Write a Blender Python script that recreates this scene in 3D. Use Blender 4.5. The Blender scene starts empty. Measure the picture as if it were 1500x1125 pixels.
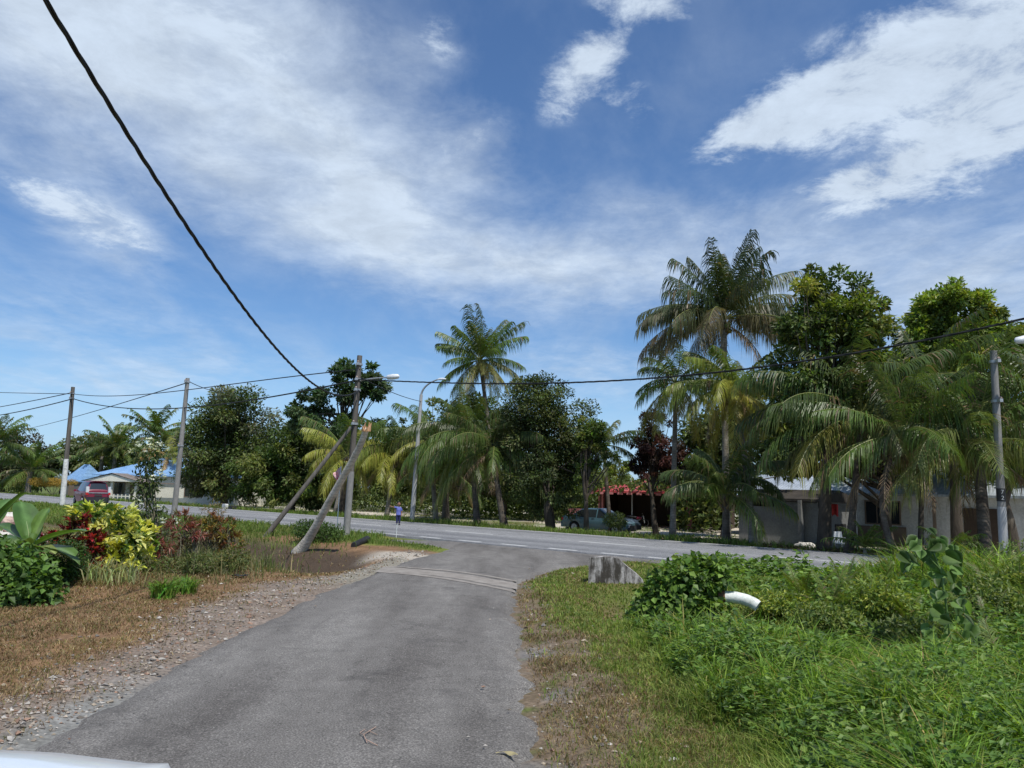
import bpy, math, random
import numpy as np
from mathutils import Vector, Matrix, Euler
R = math.radians
rng = np.random.default_rng(7)
random.seed(7)
scn = bpy.context.scene
COL = scn.collection

# ------------------------------------------------------------------ camera
F = 1127.0
EYE = 1.8
cam_d = bpy.data.cameras.new('camera')
cam = bpy.data.objects.new('camera', cam_d)
COL.objects.link(cam)
cam_d.sensor_width = 36.0
cam_d.lens = 36.0 * F / 1500.0
cam_d.clip_end = 4000
CROT = Matrix.Rotation(R(98.0), 3, 'X') @ Matrix.Rotation(R(1.55), 3, 'Z')
cam.matrix_world = Matrix.Translation((0, 0, EYE)) @ CROT.to_4x4()
scn.camera = cam

def ray(u, v):
    return CROT @ Vector(((u - 750) / F, -(v - 562.5) / F, -1.0))
def G(u, v, z=0.0):                       # a point of the ground plane
    d = ray(u, v); k = (z - EYE) / d.z
    return Vector((d.x * k, d.y * k, z))
def P(u, v, y):                           # a point y metres ahead
    d = ray(u, v); k = y / d.y
    return Vector((d.x * k, y, EYE + d.z * k))

# ------------------------------------------------------------------ layout of the land
NX, NY = 0.68, 0.7332                     # normal of the main road, pointing away
DX, DY = 0.7332, -0.68                    # along the main road, to the right
T_NEAR, T_FAR = 19.4, 27.2
def road(s, t, z=0.0):
    return Vector((DX * s + NX * t, DY * s + NY * t, z))
def hash2(ix, iy, seed):
    n = (ix.astype(np.int64) * 374761393 + iy.astype(np.int64) * 668265263 + seed * 974711) & 0x7fffffff
    n = ((n ^ (n >> 13)) * 1274126177) & 0x7fffffff
    return ((n ^ (n >> 16)) & 0xffff) / 65535.0
def vnoise(x, y, sc=1.0, seed=0):
    x = np.asarray(x, float) * sc; y = np.asarray(y, float) * sc
    ix = np.floor(x); iy = np.floor(y); fx = x - ix; fy = y - iy
    fx = fx * fx * (3 - 2 * fx); fy = fy * fy * (3 - 2 * fy)
    a = hash2(ix, iy, seed); b = hash2(ix + 1, iy, seed); c = hash2(ix, iy + 1, seed); d = hash2(ix + 1, iy + 1, seed)
    return (a * (1 - fx) + b * fx) * (1 - fy) + (c * (1 - fx) + d * fx) * fy
def fbm(x, y, sc=1.0, seed=0, o=3):
    r = 0; a = .5; t = 0
    for i in range(o):
        r = r + a * vnoise(x, y, sc * 2 ** i, seed + i * 17); t += a; a *= .5
    return r / t
def sm(a, b, x):
    t = np.clip((np.asarray(x, float) - a) / (b - a), 0, 1); return t * t * (3 - 2 * t)
LE_Y = [-60, 4.9, 9, 14.3, 16.4, 18.5, 21.3, 23.2, 24.6, 26.2, 27.8]
LE_X = [-3.2, -3.2, -3.33, -3.17, -2.9, -2.7, -2.5, -2.1, -1.9, -2.6, -4.5]
RE_Y = [-60, 5, 7.3, 11.3, 14.3, 16.1, 18.3, 20, 21.2, 22.2, 23.2]
RE_X = [0.22, 0.22, 0.26, 0.15, 0.16, 0.26, 0.93, 1.95, 3.0, 4.1, 5.6]
def left_edge(y): return np.interp(y, LE_Y, LE_X)
def right_edge(y): return np.interp(y, RE_Y, RE_X)
def tcoord(x, y): return np.asarray(x) * NX + np.asarray(y) * NY
def H(x, y):
    x = np.asarray(x, float); y = np.asarray(y, float); t = tcoord(x, y)
    dl = left_edge(y) - x; dr = x - right_edge(y)
    off = np.maximum(dl, dr)
    openl = sm(0.3, 2.6, dl); openr = sm(0.7, 2.0, dr)
    d = -1.0 * np.exp(-((t - 11.9) / 1.7) ** 2) * openl * sm(-12.5, -9.5, x)
    d = d - 0.62 * np.exp(-((t - 10.7) / 1.4) ** 2) * openr
    lane_or_road = np.maximum(sm(0.35, 0.0, off) * (t < T_FAR), sm(T_NEAR - .6, T_NEAR - .1, t) * sm(T_FAR + 1.2, T_FAR + .4, t))
    bump = (fbm(x, y, .8, 3) - .5) * .10 + (fbm(x, y, .12, 9) - .5) * .25 * sm(28, 40, t)
    far = -0.42 * sm(T_FAR + 1.5, T_FAR + 6.5, t)
    z = d + bump * (1 - lane_or_road) + far
    z = z + .05 * sm(.1, .8, dr) * (t < 18) * sm(19, 17, t)
    return z - 0.035 * lane_or_road
def h1(x, y): return float(H(x, y))

# ------------------------------------------------------------------ mesh building
class MB:
    def __init__(self): self.V = []; self.L = []; self.S = []; self.C = []; self.n = 0
    def add(self, v, f, c=None):
        v = np.asarray(v, float).reshape(-1, 3); f = np.asarray(f, np.int64)
        self.V.append(v); self.L.append((f + self.n).ravel()); self.S.append(np.full(len(f), f.shape[1]))
        if c is None: c = (.5, .5, .5)
        c = np.asarray(c, float)
        if c.ndim == 1: c = np.tile(c, (len(v), 1))
        self.C.append(c); self.n += len(v)
        return self
    def poly(self, pts, c=None):
        return self.add(pts, [list(range(len(pts)))], c)
    def box(self, x0, x1, y0, y1, z0, z1, c=None):
        v = [(x, y, z) for z in (z0, z1) for y in (y0, y1) for x in (x0, x1)]
        return self.add(v, [(0, 2, 3, 1), (4, 5, 7, 6), (0, 1, 5, 4), (2, 6, 7, 3), (0, 4, 6, 2), (1, 3, 7, 5)], c)
    def tube(self, pts, rad, n=8, c=None, cap=True, squash=None):
        p = np.asarray([tuple(q) for q in pts], float); k = len(p)
        rad = np.full(k, rad) if np.isscalar(rad) else np.asarray(rad, float)
        t = np.gradient(p, axis=0); t /= np.linalg.norm(t, axis=1)[:, None] + 1e-9
        ref = np.array((0, 0, 1.)) if abs(t[0][2]) < .9 else np.array((1., 0, 0))
        vs = []
        u = np.cross(t[0], ref); u /= np.linalg.norm(u)
        for i in range(k):
            u = u - t[i] * np.dot(u, t[i]); u /= np.linalg.norm(u) + 1e-9
            w = np.cross(t[i], u)
            a = np.arange(n) * 2 * math.pi / n
            vs.append(p[i] + rad[i] * (np.cos(a)[:, None] * u + np.sin(a)[:, None] * w))
        v = np.concatenate(vs); f = []
        for i in range(k - 1):
            for j in range(n):
                f.append((i * n + j, i * n + (j + 1) % n, (i + 1) * n + (j + 1) % n, (i + 1) * n + j))
        cc = c
        if c is not None and np.asarray(c).ndim == 2: cc = np.repeat(np.asarray(c), n, axis=0)
        self.add(v, f, cc)
        if cap:
            c1 = c if c is None or np.asarray(c).ndim == 1 else np.asarray(c)[0]
            c2 = c if c is None or np.asarray(c).ndim == 1 else np.asarray(c)[-1]
            self.poly(vs[0][::-1], c1); self.poly(vs[-1], c2)
        return self
    def prism(self, outline, y0, y1, c=None):       # outline in xz, extruded along y
        n = len(outline)
        v = [(x, y0, z) for x, z in outline] + [(x, y1, z) for x, z in outline]
        self.add(v, [(i, (i + 1) % n, n + (i + 1) % n, n + i) for i in range(n)], c)
        self.poly([(x, y0, z) for x, z in outline][::-1], c); self.poly([(x, y1, z) for x, z in outline], c)
        return self
    def xf(self, M):
        A = np.array(M.to_3x3()); t = np.array(M.to_translation())
        self.V = [v @ A.T + t for v in self.V]; return self
    def build(self, name, mat, parent=None, smooth=False):
        V = np.concatenate(self.V); L = np.concatenate(self.L).astype(np.int32); S = np.concatenate(self.S)
        C = np.concatenate(self.C)
        me = bpy.data.meshes.new(name)
        me.vertices.add(len(V)); me.vertices.foreach_set('co', V.astype(np.float32).ravel())
        me.loops.add(len(L)); me.loops.foreach_set('vertex_index', L)
        me.polygons.add(len(S)); st = np.concatenate(([0], np.cumsum(S)[:-1])).astype(np.int32)
        me.polygons.foreach_set('loop_start', st)
        me.polygons.foreach_set('use_smooth', np.full(len(S), smooth))
        at = me.attributes.new('col', 'FLOAT_COLOR', 'POINT')
        at.data.foreach_set('color', np.concatenate((C, np.ones((len(C), 1))), 1).astype(np.float32).ravel())
        me.update(calc_edges=True); me.materials.append(mat)
        o = bpy.data.objects.new(name, me); COL.objects.link(o)
        if parent: o.parent = parent
        return o
def thing(name, label, cat, loc=(0, 0, 0), rz=0, group=None):
    o = bpy.data.objects.new(name, None); COL.objects.link(o)
    o.location = loc; o.rotation_euler = (0, 0, rz); o.empty_display_size = .2
    return tag(o, label, cat, group)
def tag(o, label=None, cat=None, group=None, kind=None):
    if label: o['label'] = label
    if cat: o['category'] = cat
    if group: o['group'] = group
    if kind: o['kind'] = kind
    return o
def bez(p, q, r, n):                       # quadratic curve
    p, q, r = [np.array(tuple(a), float) for a in (p, q, r)]
    s = np.linspace(0, 1, n)[:, None]
    return (1 - s) ** 2 * p + 2 * s * (1 - s) * q + s * s * r

# ------------------------------------------------------------------ materials
def newmat(name):
    m = bpy.data.materials.new(name); m.use_nodes = True; nt = m.node_tree
    for n in list(nt.nodes): nt.nodes.remove(n)
    out = nt.nodes.new('ShaderNodeOutputMaterial')
    return m, nt, out
class NT:
    def __init__(self, nt): self.nt = nt
    def n(self, t, **kw):
        x = self.nt.nodes.new('ShaderNode' + t)
        for k, v in kw.items():
            if k == 'props':
                for a, b in v.items(): setattr(x, a, b)
            else: x.inputs[k.replace('_', ' ')].default_value = v
        return x
    def l(self, a, b): self.nt.links.new(a, b)
    def noise(self, vec, scale, detail=4, rough=.6, dist=0):
        x = self.n('TexNoise'); x.inputs['Scale'].default_value = scale; x.inputs['Detail'].default_value = detail
        x.inputs['Roughness'].default_value = rough; x.inputs['Distortion'].default_value = dist
        if vec is not None: self.l(vec, x.inputs['Vector'])
        return x.outputs['Fac']
    def rmp(self, fac, stops):
        x = self.n('ValToRGB'); cr = x.color_ramp
        while len(cr.elements) > 1: cr.elements.remove(cr.elements[-1])
        for i, (p, c) in enumerate(stops):
            e = cr.elements[0] if i == 0 else cr.elements.new(p)
            e.position = p; e.color = (c[0], c[1], c[2], 1) if hasattr(c, '__len__') else (c, c, c, 1)
        self.l(fac, x.inputs['Fac']); return x.outputs['Color']
    def mix(self, fac, a, b, mode='MIX'):
        x = self.nt.nodes.new('ShaderNodeMix'); x.data_type = 'RGBA'; x.blend_type = mode
        for s, val in ((x.inputs[0], fac), (x.inputs[6], a), (x.inputs[7], b)):
            if hasattr(val, 'is_linked'): self.l(val, s)
            elif hasattr(val, '__len__'): s.default_value = (val[0], val[1], val[2], 1)
            else:
                try: s.default_value = val
                except Exception: s.default_value = (val, val, val, 1)
        return x.outputs[2]
    def math(self, op, a, b=None, c=None):
        x = self.n('Math', props={'operation': op})
        for i, val in enumerate((a, b, c)):
            if val is None: continue
            if hasattr(val, 'is_linked'): self.l(val, x.inputs[i])
            else: x.inputs[i].default_value = val
        return x.outputs[0]
    def mr(self, val, a, b, c=0, d=1, smooth=True):
        x = self.n('MapRange', props={'interpolation_type': 'SMOOTHSTEP' if smooth else 'LINEAR'})
        self.l(val, x.inputs[0])
        for i, q in enumerate((a, b, c, d)): x.inputs[i + 1].default_value = q
        return x.outputs[0]
    def bump(self, h, strength, dist=.02):
        x = self.n('Bump'); x.inputs['Strength'].default_value = strength; x.inputs['Distance'].default_value = dist
        self.l(h, x.inputs['Height']); return x.outputs[0]
def surf(name, stops, scale=3, rough=.8, bump=.2, bscale=None, spec=.3, metal=0, detail=6, bdist=.02, stretch=None, extra=None):
    m, nt, out = newmat(name); k = NT(nt)
    tc = k.n('TexCoord').outputs['Object']
    if stretch:
        mp = k.n('Mapping'); mp.inputs['Scale'].default_value = stretch; k.l(tc, mp.inputs[0]); tc = mp.outputs[0]
    f = k.noise(tc, scale, detail)
    c = k.rmp(f, stops)
    f2 = k.noise(tc, (bscale or scale * 6), 5)
    c = k.mix(1, c, k.rmp(f2, [(.3, .8), (.7, 1.15)]), 'MULTIPLY')
    if extra: c = extra(k, tc, c)
    b = k.n('BsdfPrincipled'); b.inputs['Roughness'].default_value = rough; b.inputs['Metallic'].default_value = metal
    b.inputs['Specular IOR Level'].default_value = spec
    k.l(c, b.inputs['Base Color'])
    if bump: k.l(k.bump(f2, bump, bdist), b.inputs['Normal'])
    k.l(b.outputs[0], out.inputs[0]); return m
def leafmat(name, trans=.35, rough=.5, spec=.35, nscale=6):
    m, nt, out = newmat(name); k = NT(nt)
    a = k.n('Attribute', props={'attribute_name': 'col'}).outputs['Color']
    f = k.noise(k.n('TexCoord').outputs['Object'], nscale, 3)
    c = k.mix(1, a, k.rmp(f, [(.3, .78), (.7, 1.22)]), 'MULTIPLY')
    b = k.n('BsdfPrincipled'); b.inputs['Roughness'].default_value = rough; b.inputs['Specular IOR Level'].default_value = spec
    k.l(c, b.inputs['Base Color'])
    t = k.n('BsdfTranslucent'); k.l(k.mix(1, c, (1.5, 1.5, .6), 'MULTIPLY'), t.inputs[0])
    x = k.n('MixShader'); x.inputs[0].default_value = trans
    k.l(b.outputs[0], x.inputs[1]); k.l(t.outputs[0], x.inputs[2]); k.l(x.outputs[0], out.inputs[0]); return m
def attrmat(name, rough=.9, nscale=30, lo=.75, hi=1.25, bump=.3, bdist=.01, spec=.2):
    m, nt, out = newmat(name); k = NT(nt)
    a = k.n('Attribute', props={'attribute_name': 'col'}).outputs['Color']
    f = k.noise(k.n('TexCoord').outputs['Object'], nscale, 5)
    c = k.mix(1, a, k.rmp(f, [(.3, lo), (.7, hi)]), 'MULTIPLY')
    b = k.n('BsdfPrincipled'); b.inputs['Roughness'].default_value = rough; b.inputs['Specular IOR Level'].default_value = spec
    k.l(c, b.inputs['Base Color']); k.l(k.bump(f, bump, bdist), b.inputs['Normal'])
    k.l(b.outputs[0], out.inputs[0]); return m
def plain(name, c, rough=.5, spec=.5, metal=0, coat=0, trans=0):
    return surf(name, [(.3, tuple(q * .88 for q in c)), (.7, tuple(min(1, q * 1.1) for q in c))], 4, rough, 0, spec=spec, metal=metal)

M = {}
M['leaf'] = leafmat('leaf'); M['leaf_gloss'] = leafmat('glossy_leaf', .25, .33, .5)
M['frond'] = leafmat('palm_leaf', .35, .42, .45, 3)
M['grass'] = leafmat('grass_blade', .35, .55, .3, 3)
M['petal'] = leafmat('petal', .3, .6, .2)
M['stone'] = attrmat('stones', .9, 12, .7, 1.25, .4, .01)
M['ground'] = attrmat('earth', .95, 22, .62, 1.4, .8, .03)
M['bark'] = surf('bark', [(.3, (.04, .032, .025)), (.55, (.09, .073, .056)), (.75, (.16, .14, .11))], 3, .9, .7, 14, stretch=(1, 1, .35), bdist=.05)
def rings(k, tc, c):
    w = k.n('TexWave', props={'bands_direction': 'Z'}); w.inputs['Scale'].default_value = 2.6; w.inputs['Distortion'].default_value = 5.0
    w.inputs['Detail'].default_value = 3; w.inputs['Detail Scale'].default_value = 2; k.l(tc, w.inputs[0])
    return k.mix(1, c, k.rmp(w.outputs['Fac'], [(.0, .78), (.35, 1.0)]), 'MULTIPLY')
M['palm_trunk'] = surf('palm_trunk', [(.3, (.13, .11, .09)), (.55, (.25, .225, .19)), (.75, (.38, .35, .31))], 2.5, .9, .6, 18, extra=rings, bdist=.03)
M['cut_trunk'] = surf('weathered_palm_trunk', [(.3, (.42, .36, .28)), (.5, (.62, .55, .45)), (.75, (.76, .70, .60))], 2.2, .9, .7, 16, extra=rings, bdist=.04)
M['dark_palm_trunk'] = surf('dark_brown_palm_trunk', [(.3, (.06, .045, .035)), (.55, (.12, .10, .08)), (.75, (.20, .175, .145))], 2.5, .9, .6, 18, extra=rings, bdist=.03)  # trunks of their own dark brown, with the same rings
M['split_wood'] = surf('split_wood', [(.3, (.4, .2, .09)), (.6, (.6, .36, .2)), (.8, (.7, .55, .4))], 12, .85, .5, 40)
M['concrete_pole'] = surf('pole_concrete', [(.3, (.17, .165, .155)), (.6, (.27, .26, .25)), (.8, (.36, .355, .34))], 1.6, .85, .3, 20, stretch=(1, 1, .3))
M['wood_pole'] = surf('pole_wood', [(.3, (.075, .065, .055)), (.6, (.15, .135, .12)), (.8, (.24, .22, .2))], 2.5, .9, .5, 18, stretch=(3, 3, .15))
M['lamp_concrete'] = surf('lamp_post_paint', [(.3, (.30, .30, .30)), (.6, (.42, .42, .42)), (.8, (.5, .5, .5))], 1.6, .7, .2, 20, stretch=(1, 1, .3))
M['white_paint'] = surf('pole_whitewash', [(.25, (.25, .24, .22)), (.42, (.55, .55, .53)), (.7, (.75, .75, .74))], 5, .8, .3, 18)
M['metal'] = plain('galvanised_metal', (.45, .46, .47), .45, .5, .6)
M['cable'] = plain('cable_black', (.018, .018, .018), .6, .4)
M['insulator'] = plain('insulator', (.3, .22, .18), .3)
M['black_plastic'] = surf('black_plastic', [(.3, (.015, .015, .016)), (.7, (.04, .04, .042))], 6, .5, .3, 20)
M['lamp_white'] = plain('lamp_housing', (.72, .74, .76), .35)
def glassmat(name, c):
    m, nt, out = newmat(name); k = NT(nt)
    b = k.n('BsdfPrincipled'); b.inputs['Base Color'].default_value = (*c, 1); b.inputs['Roughness'].default_value = .06
    b.inputs['Specular IOR Level'].default_value = .8
    f = k.noise(k.n('TexCoord').outputs['Object'], 3, 2)
    k.l(k.bump(f, .05, .01), b.inputs['Normal']); k.l(b.outputs[0], out.inputs[0]); return m
M['glass'] = glassmat('dark_glass', (.02, .025, .03))
M['rubber'] = plain('tyre_rubber', (.025, .025, .025), .85, .2)
M['rim'] = plain('alloy_rim', (.42, .43, .44), .35, .5, .7)
def carpaint(name, c, coat=1.0):
    m, nt, out = newmat(name); k = NT(nt)
    f = k.noise(k.n('TexCoord').outputs['Object'], 2.2, 5)
    b = k.n('BsdfPrincipled'); b.inputs['Roughness'].default_value = .42; b.inputs['Coat Weight'].default_value = coat * .7
    b.inputs['Coat Roughness'].default_value = .08
    k.l(k.rmp(f, [(.3, tuple(q * .85 for q in c)), (.75, tuple(min(1, q * 1.12) for q in c))]), b.inputs['Base Color'])
    k.l(b.outputs[0], out.inputs[0]); return m
M['maroon'] = carpaint('maroon_car_paint', (.20, .012, .035), .5)
M['teal'] = carpaint('teal_car_paint', (.06, .125, .15), .6)
M['white_car'] = carpaint('white_car_paint', (.72, .75, .77))
M['trim'] = plain('dark_plastic_trim', (.03, .032, .036), .55, .3)
M['tail'] = plain('tail_lamp_red', (.45, .02, .02), .2)
M['lens'] = plain('clear_lamp_lens', (.62, .64, .66), .15)
M['plate'] = plain('number_plate', (.04, .04, .04), .4)
def stains(k, tc, c):
    mp = k.n('Mapping'); mp.inputs['Scale'].default_value = (3.5, 3.5, .9); k.l(tc, mp.inputs[0])
    f = k.noise(mp.outputs[0], 1.6, 6, .7)
    return k.mix(k.mr(f, .38, .58), c, (.06, .052, .043))
M['headwall'] = surf('stained_concrete', [(.3, (.33, .30, .28)), (.7, (.62, .59, .56))], 3, .9, .6, 18, extra=stains, bdist=.02)
M['strip'] = surf('concrete_strip', [(.3, (.21, .185, .16)), (.7, (.33, .30, .265))], 5, .95, .4, 50, bdist=.004)
def corr(scale, direction='X'):
    def fn(k, tc, c):
        w = k.n('TexWave', props={'bands_direction': direction}); w.inputs['Scale'].default_value = scale; k.l(tc, w.inputs[0])
        return k.mix(1, c, k.rmp(w.outputs['Fac'], [(.0, .85), (.5, 1.05)]), 'MULTIPLY')
    return fn
M['blue_roof'] = surf('blue_metal_roof', [(.3, (.16, .30, .52)), (.7, (.24, .40, .62))], .8, .5, .1, 5, extra=corr(1.3))
M['red_roof'] = surf('red_metal_roof', [(.3, (.34, .04, .05)), (.55, (.46, .08, .085)), (.75, (.5, .26, .2))], 1.1, .6, .1, 5, extra=corr(1.5))
M['brown_roof'] = surf('brown_tile_roof', [(.3, (.15, .12, .10)), (.7, (.27, .235, .21))], 2, .8, .3, 12)
M['zinc_roof'] = surf('zinc_roof', [(.3, (.30, .34, .38)), (.7, (.52, .56, .60))], .9, .45, .1, 6, metal=.2, extra=corr(1.6))
M['dark_roof'] = surf('weathered_dark_roof', [(.3, (.022, .02, .018)), (.7, (.07, .06, .052))], 1.5, .85, .2, 9)
M['cream_wall'] = surf('cream_plaster', [(.3, (.60, .58, .50)), (.7, (.74, .72, .63))], .9, .85, .1, 9)
M['white_wall'] = surf('white_plaster', [(.25, (.48, .48, .46)), (.6, (.70, .70, .69)), (.8, (.78, .78, .77))], .8, .85, .1, 9)
M['grey_wall'] = surf('grey_block_wall', [(.25, (.12, .12, .115)), (.7, (.21, .21, .20))], 1.2, .9, .3, 12)
M['pink_wall'] = surf('pink_plaster', [(.3, (.45, .16, .17)), (.7, (.58, .25, .25))], 1.2, .85, .2, 12)
M['frame'] = plain('window_frame', (.22, .16, .12), .6)
M['dark_wood'] = plain('dark_timber', (.07, .045, .03), .7)
M['blue_cloth'] = surf('blue_flag_cloth', [(.3, (.05, .08, .26)), (.7, (.12, .17, .42))], 5, .8, .2, 20)
M['red_cloth'] = surf('red_cloth', [(.3, (.45, .03, .035)), (.7, (.65, .07, .06))], 5, .8, .2, 20)
M['white_cloth'] = surf('pale_cloth', [(.3, (.55, .25, .28)), (.7, (.70, .50, .50))], 5, .8, .2, 20)
M['pipe'] = surf('white_pipe', [(.25, (.32, .33, .27)), (.45, (.62, .64, .58)), (.7, (.8, .82, .78))], 5, .6, .2, 25)
M['rust'] = plain('rusty_collar', (.16, .09, .05), .9, .2)
M['shirt'] = surf('blue_shirt', [(.3, (.10, .12, .38)), (.7, (.17, .20, .52))], 9, .85, .1, 40)
M['trousers'] = surf('navy_trousers', [(.3, (.015, .02, .07)), (.7, (.03, .035, .11))], 9, .85, .1, 40)
M['skin'] = plain('skin', (.30, .16, .10), .6, .3)
M['hair'] = plain('black_hair', (.012, .01, .009), .5, .4)
M['dry'] = leafmat('dry_plant', .15, .8, .1)
M['stem'] = surf('plant_stem', [(.3, (.10, .10, .06)), (.7, (.25, .22, .15))], 10, .85, .3, 40)
M['green_stem'] = plain('green_stem', (.12, .2, .05), .5)
def asphalt(name, lo, hi, big, speck, crack):
    m, nt, out = newmat(name); k = NT(nt)
    tc = k.n('TexCoord').outputs['Object']
    mp = k.n('Mapping'); mp.inputs['Scale'].default_value = (1.0, .16, 1) if crack else (.22, .22, 1)
    if crack: k.l(tc, mp.inputs[0])
    else:
        mq = k.n('Mapping'); mq.inputs['Rotation'].default_value = (0, 0, R(42.85)); k.l(tc, mq.inputs[0]); k.l(mq.outputs[0], mp.inputs[0]); mp.inputs['Scale'].default_value = (.035, 1.5, 1)
    c = k.rmp(k.noise(mp.outputs[0], big, 4), [(.34, lo), (.66, hi)])
    c = k.mix(1, c, k.rmp(k.noise(tc, 3.1, 6, .7), [(.3, .85), (.7, 1.15)]), 'MULTIPLY')
    sp = k.noise(tc, speck, 4, .75)
    c = k.mix(1, c, k.rmp(sp, [(.28, .35), (.5, .95), (.68, 2.1)]), 'MULTIPLY')
    c = k.mix(k.mr(k.noise(tc, 34, 3), .66, .70), c, (.36, .34, .31)); c = k.mix(k.mr(k.noise(tc, 1.3, 5, .7), .56, .66, 0, .35), c, (.075, .07, .066)); c = k.mix(k.mr(k.noise(tc, 26, 3), .35, .31, 0, .7), c, (.045, .042, .04))
    h = sp
    if crack:
        wv = k.n('VectorMath', props={'operation': 'ADD'}); nz = k.n('TexNoise'); nz.inputs['Scale'].default_value = 1.7; nz.inputs['Detail'].default_value = 5
        k.l(tc, nz.inputs[0]); k.l(tc, wv.inputs[0]); k.l(nz.outputs['Color'], wv.inputs[1])
        v = k.n('TexVoronoi', props={'feature': 'DISTANCE_TO_EDGE'}); v.inputs['Scale'].default_value = .75; k.l(wv.outputs[0], v.inputs['Vector'])
        cr = k.math('MULTIPLY', k.mr(v.outputs[0], .012, .0), k.mr(k.noise(tc, .5, 3), .43, .56))
        c = k.mix(k.math('MULTIPLY', cr, .42), c, (.04, .037, .034))
    b = k.n('BsdfPrincipled'); b.inputs['Roughness'].default_value = .88; b.inputs['Specular IOR Level'].default_value = .25
    k.l(c, b.inputs['Base Color']); k.l(k.bump(h, .9, .012), b.inputs['Normal'])
    k.l(b.outputs[0], out.inputs[0]); return m
M['lane'] = asphalt('old_asphalt', (.118, .108, .098), (.212, .199, .182), 1.1, 70, True)
M['road'] = asphalt('road_asphalt', (.165, .168, .175), (.265, .265, .268), .6, 60, False)
M['paint'] = surf('road_paint', [(.3, (.40, .40, .38)), (.5, (.68, .68, .66)), (.7, (.78, .78, .76))], 6, .7, .1, 40)
# ------------------------------------------------------------------ sky and sun
SUN_EL, SUN_AZ = 60.0, 148.0              # azimuth clockwise from straight ahead
w = bpy.data.worlds.new('World'); scn.world = w; w.use_nodes = True
nt = w.node_tree
for n in list(nt.nodes): nt.nodes.remove(n)
k = NT(nt)
out = k.n('OutputWorld'); bg = k.n('Background'); bg.inputs['Strength'].default_value = .1
sky = k.n('TexSky', props={'sky_type': 'NISHITA', 'sun_disc': False, 'sun_elevation': R(SUN_EL), 'sun_rotation': R(SUN_AZ),
                           'air_density': 1.0, 'dust_density': .6, 'ozone_density': 2.0})
dirv = k.n('TexCoord').outputs['Generated']
sep = k.n('SeparateXYZ'); k.l(dirv, sep.inputs[0])
zz = k.math('MAXIMUM', k.math('ADD', sep.outputs[2], .12), .05)
cmb = k.n('CombineXYZ'); k.l(k.math('DIVIDE', sep.outputs[0], zz), cmb.inputs[0]); k.l(k.math('DIVIDE', sep.outputs[1], zz), cmb.inputs[1])
pl = cmb.outputs[0]
mp = k.n('Mapping'); mp.inputs['Rotation'].default_value = (0, 0, R(35)); mp.inputs['Scale'].default_value = (1.0, .55, 1); k.l(pl, mp.inputs[0])
n1 = k.noise(mp.outputs[0], 2.4, 12, .60, .35)
n2 = k.noise(pl, 7.5, 10, .66, .5)
n3 = k.noise(pl, .9, 6, .5, .2)
def blob(u, v, a, b, ang, wt):
    c = ray(u, v).normalized(); e = 1.0
    ca, sa = math.cos(R(ang)), math.sin(R(ang))
    tx = (ray(u + ca * 5, v + sa * 5).normalized() - c).normalized()
    ty = c.cross(tx).normalized(); tx = ty.cross(c).normalized()
    ln = ray(u, v).length
    m3 = Matrix((tx, ty, c)).transposed()
    q = k.n('Mapping', props={'vector_type': 'TEXTURE'})
    q.inputs['Location'].default_value = c; q.inputs['Rotation'].default_value = m3.to_euler('XYZ')
    q.inputs['Scale'].default_value = (a / F / ln * 1.25, b / F / ln * 1.25, 8)
    k.l(dirv, q.inputs[0])
    le = k.n('VectorMath', props={'operation': 'LENGTH'}); k.l(q.outputs[0], le.inputs[0])
    return k.mr(le.outputs[1], 1.0, .0, 0, wt)
VEIL = [(290, 120, 480, 230, 24, .95), (560, 320, 380, 130, 26, .62), (250, 20, 360, 150, 10, .35), (600, 330, 200, 55, 20, .25), (130, 320, 150, 60, 28, .55), (30, 210, 150, 50, 22, .45),
        (690, 210, 70, 95, 60, .4), (640, 80, 60, 90, 70, .25), (760, 385, 360, 60, 8, .36), (1290, 350, 480, 110, -4, .42), (1400, 420, 340, 110, 0, .5), (900, 400, 380, 60, 6, .42),
        (1000, 330, 260, 70, 0, .2), (120, 480, 380, 150, 10, .25), (60, 60, 180, 90, 15, .4), (1480, 480, 320, 90, 0, .35), (1420, 110, 300, 160, -15, .5), (900, 120, 200, 110, 0, .10), (400, 280, 200, 60, 25, .25), (750, 525, 520, 34, 0, .20), (180, 560, 320, 40, 0, .22), (960, 565, 300, 60, 0, .32), (900, 300, 260, 60, 15, .16)]
PUFF = [(850, 110, 85, 50, -48, .80), (880, 75, 60, 30, -30, .6), (950, 8, 95, 34, 5, .85), (945, 165, 100, 40, 28, .45), (1400, 70, 330, 105, -22, 1.15), (1200, 152, 190, 56, -24, .95), (1105, 185, 80, 34, -20, .7),
        (1400, 212, 240, 62, -22, 1.05), (1265, 262, 110, 30, -15, .7), (1330, 290, 120, 30, -10, .5), (1500, 150, 150, 110, 0, .7), (120, 315, 120, 38, 28, .62), (690, 205, 50, 60, 60, .42), (640, 60, 40, 45, 70, .3), (560, 300, 120, 40, 25, .4), (330, 50, 130, 50, 20, .35)]
def total(L):
    t_ = None
    for bb in L:
        o_ = blob(*bb); t_ = o_ if t_ is None else k.math('ADD', t_, o_)
    return k.math('MINIMUM', t_, 1.15)
tA, tB = total(VEIL), total(PUFF)
nn = k.math('ADD', k.math('MULTIPLY', n1, .62), k.math('MULTIPLY', n2, .38)); n4 = k.noise(pl, 5.0, 14, .68, .25)
nn = k.math('SUBTRACT', nn, .5)
dA = k.math('ADD', k.math('ADD', tA, k.math('MULTIPLY', nn, 1.7)), k.math('MULTIPLY', k.math('SUBTRACT', n4, .5), .7))
dA = k.math('MULTIPLY', k.mr(dA, .02, 1.20, 0, .86, False), k.mr(tA, .0, .35))
nb = k.math('SUBTRACT', n4, .5)
dB = k.math('ADD', tB, k.math('MULTIPLY', nb, 3.8))
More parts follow.
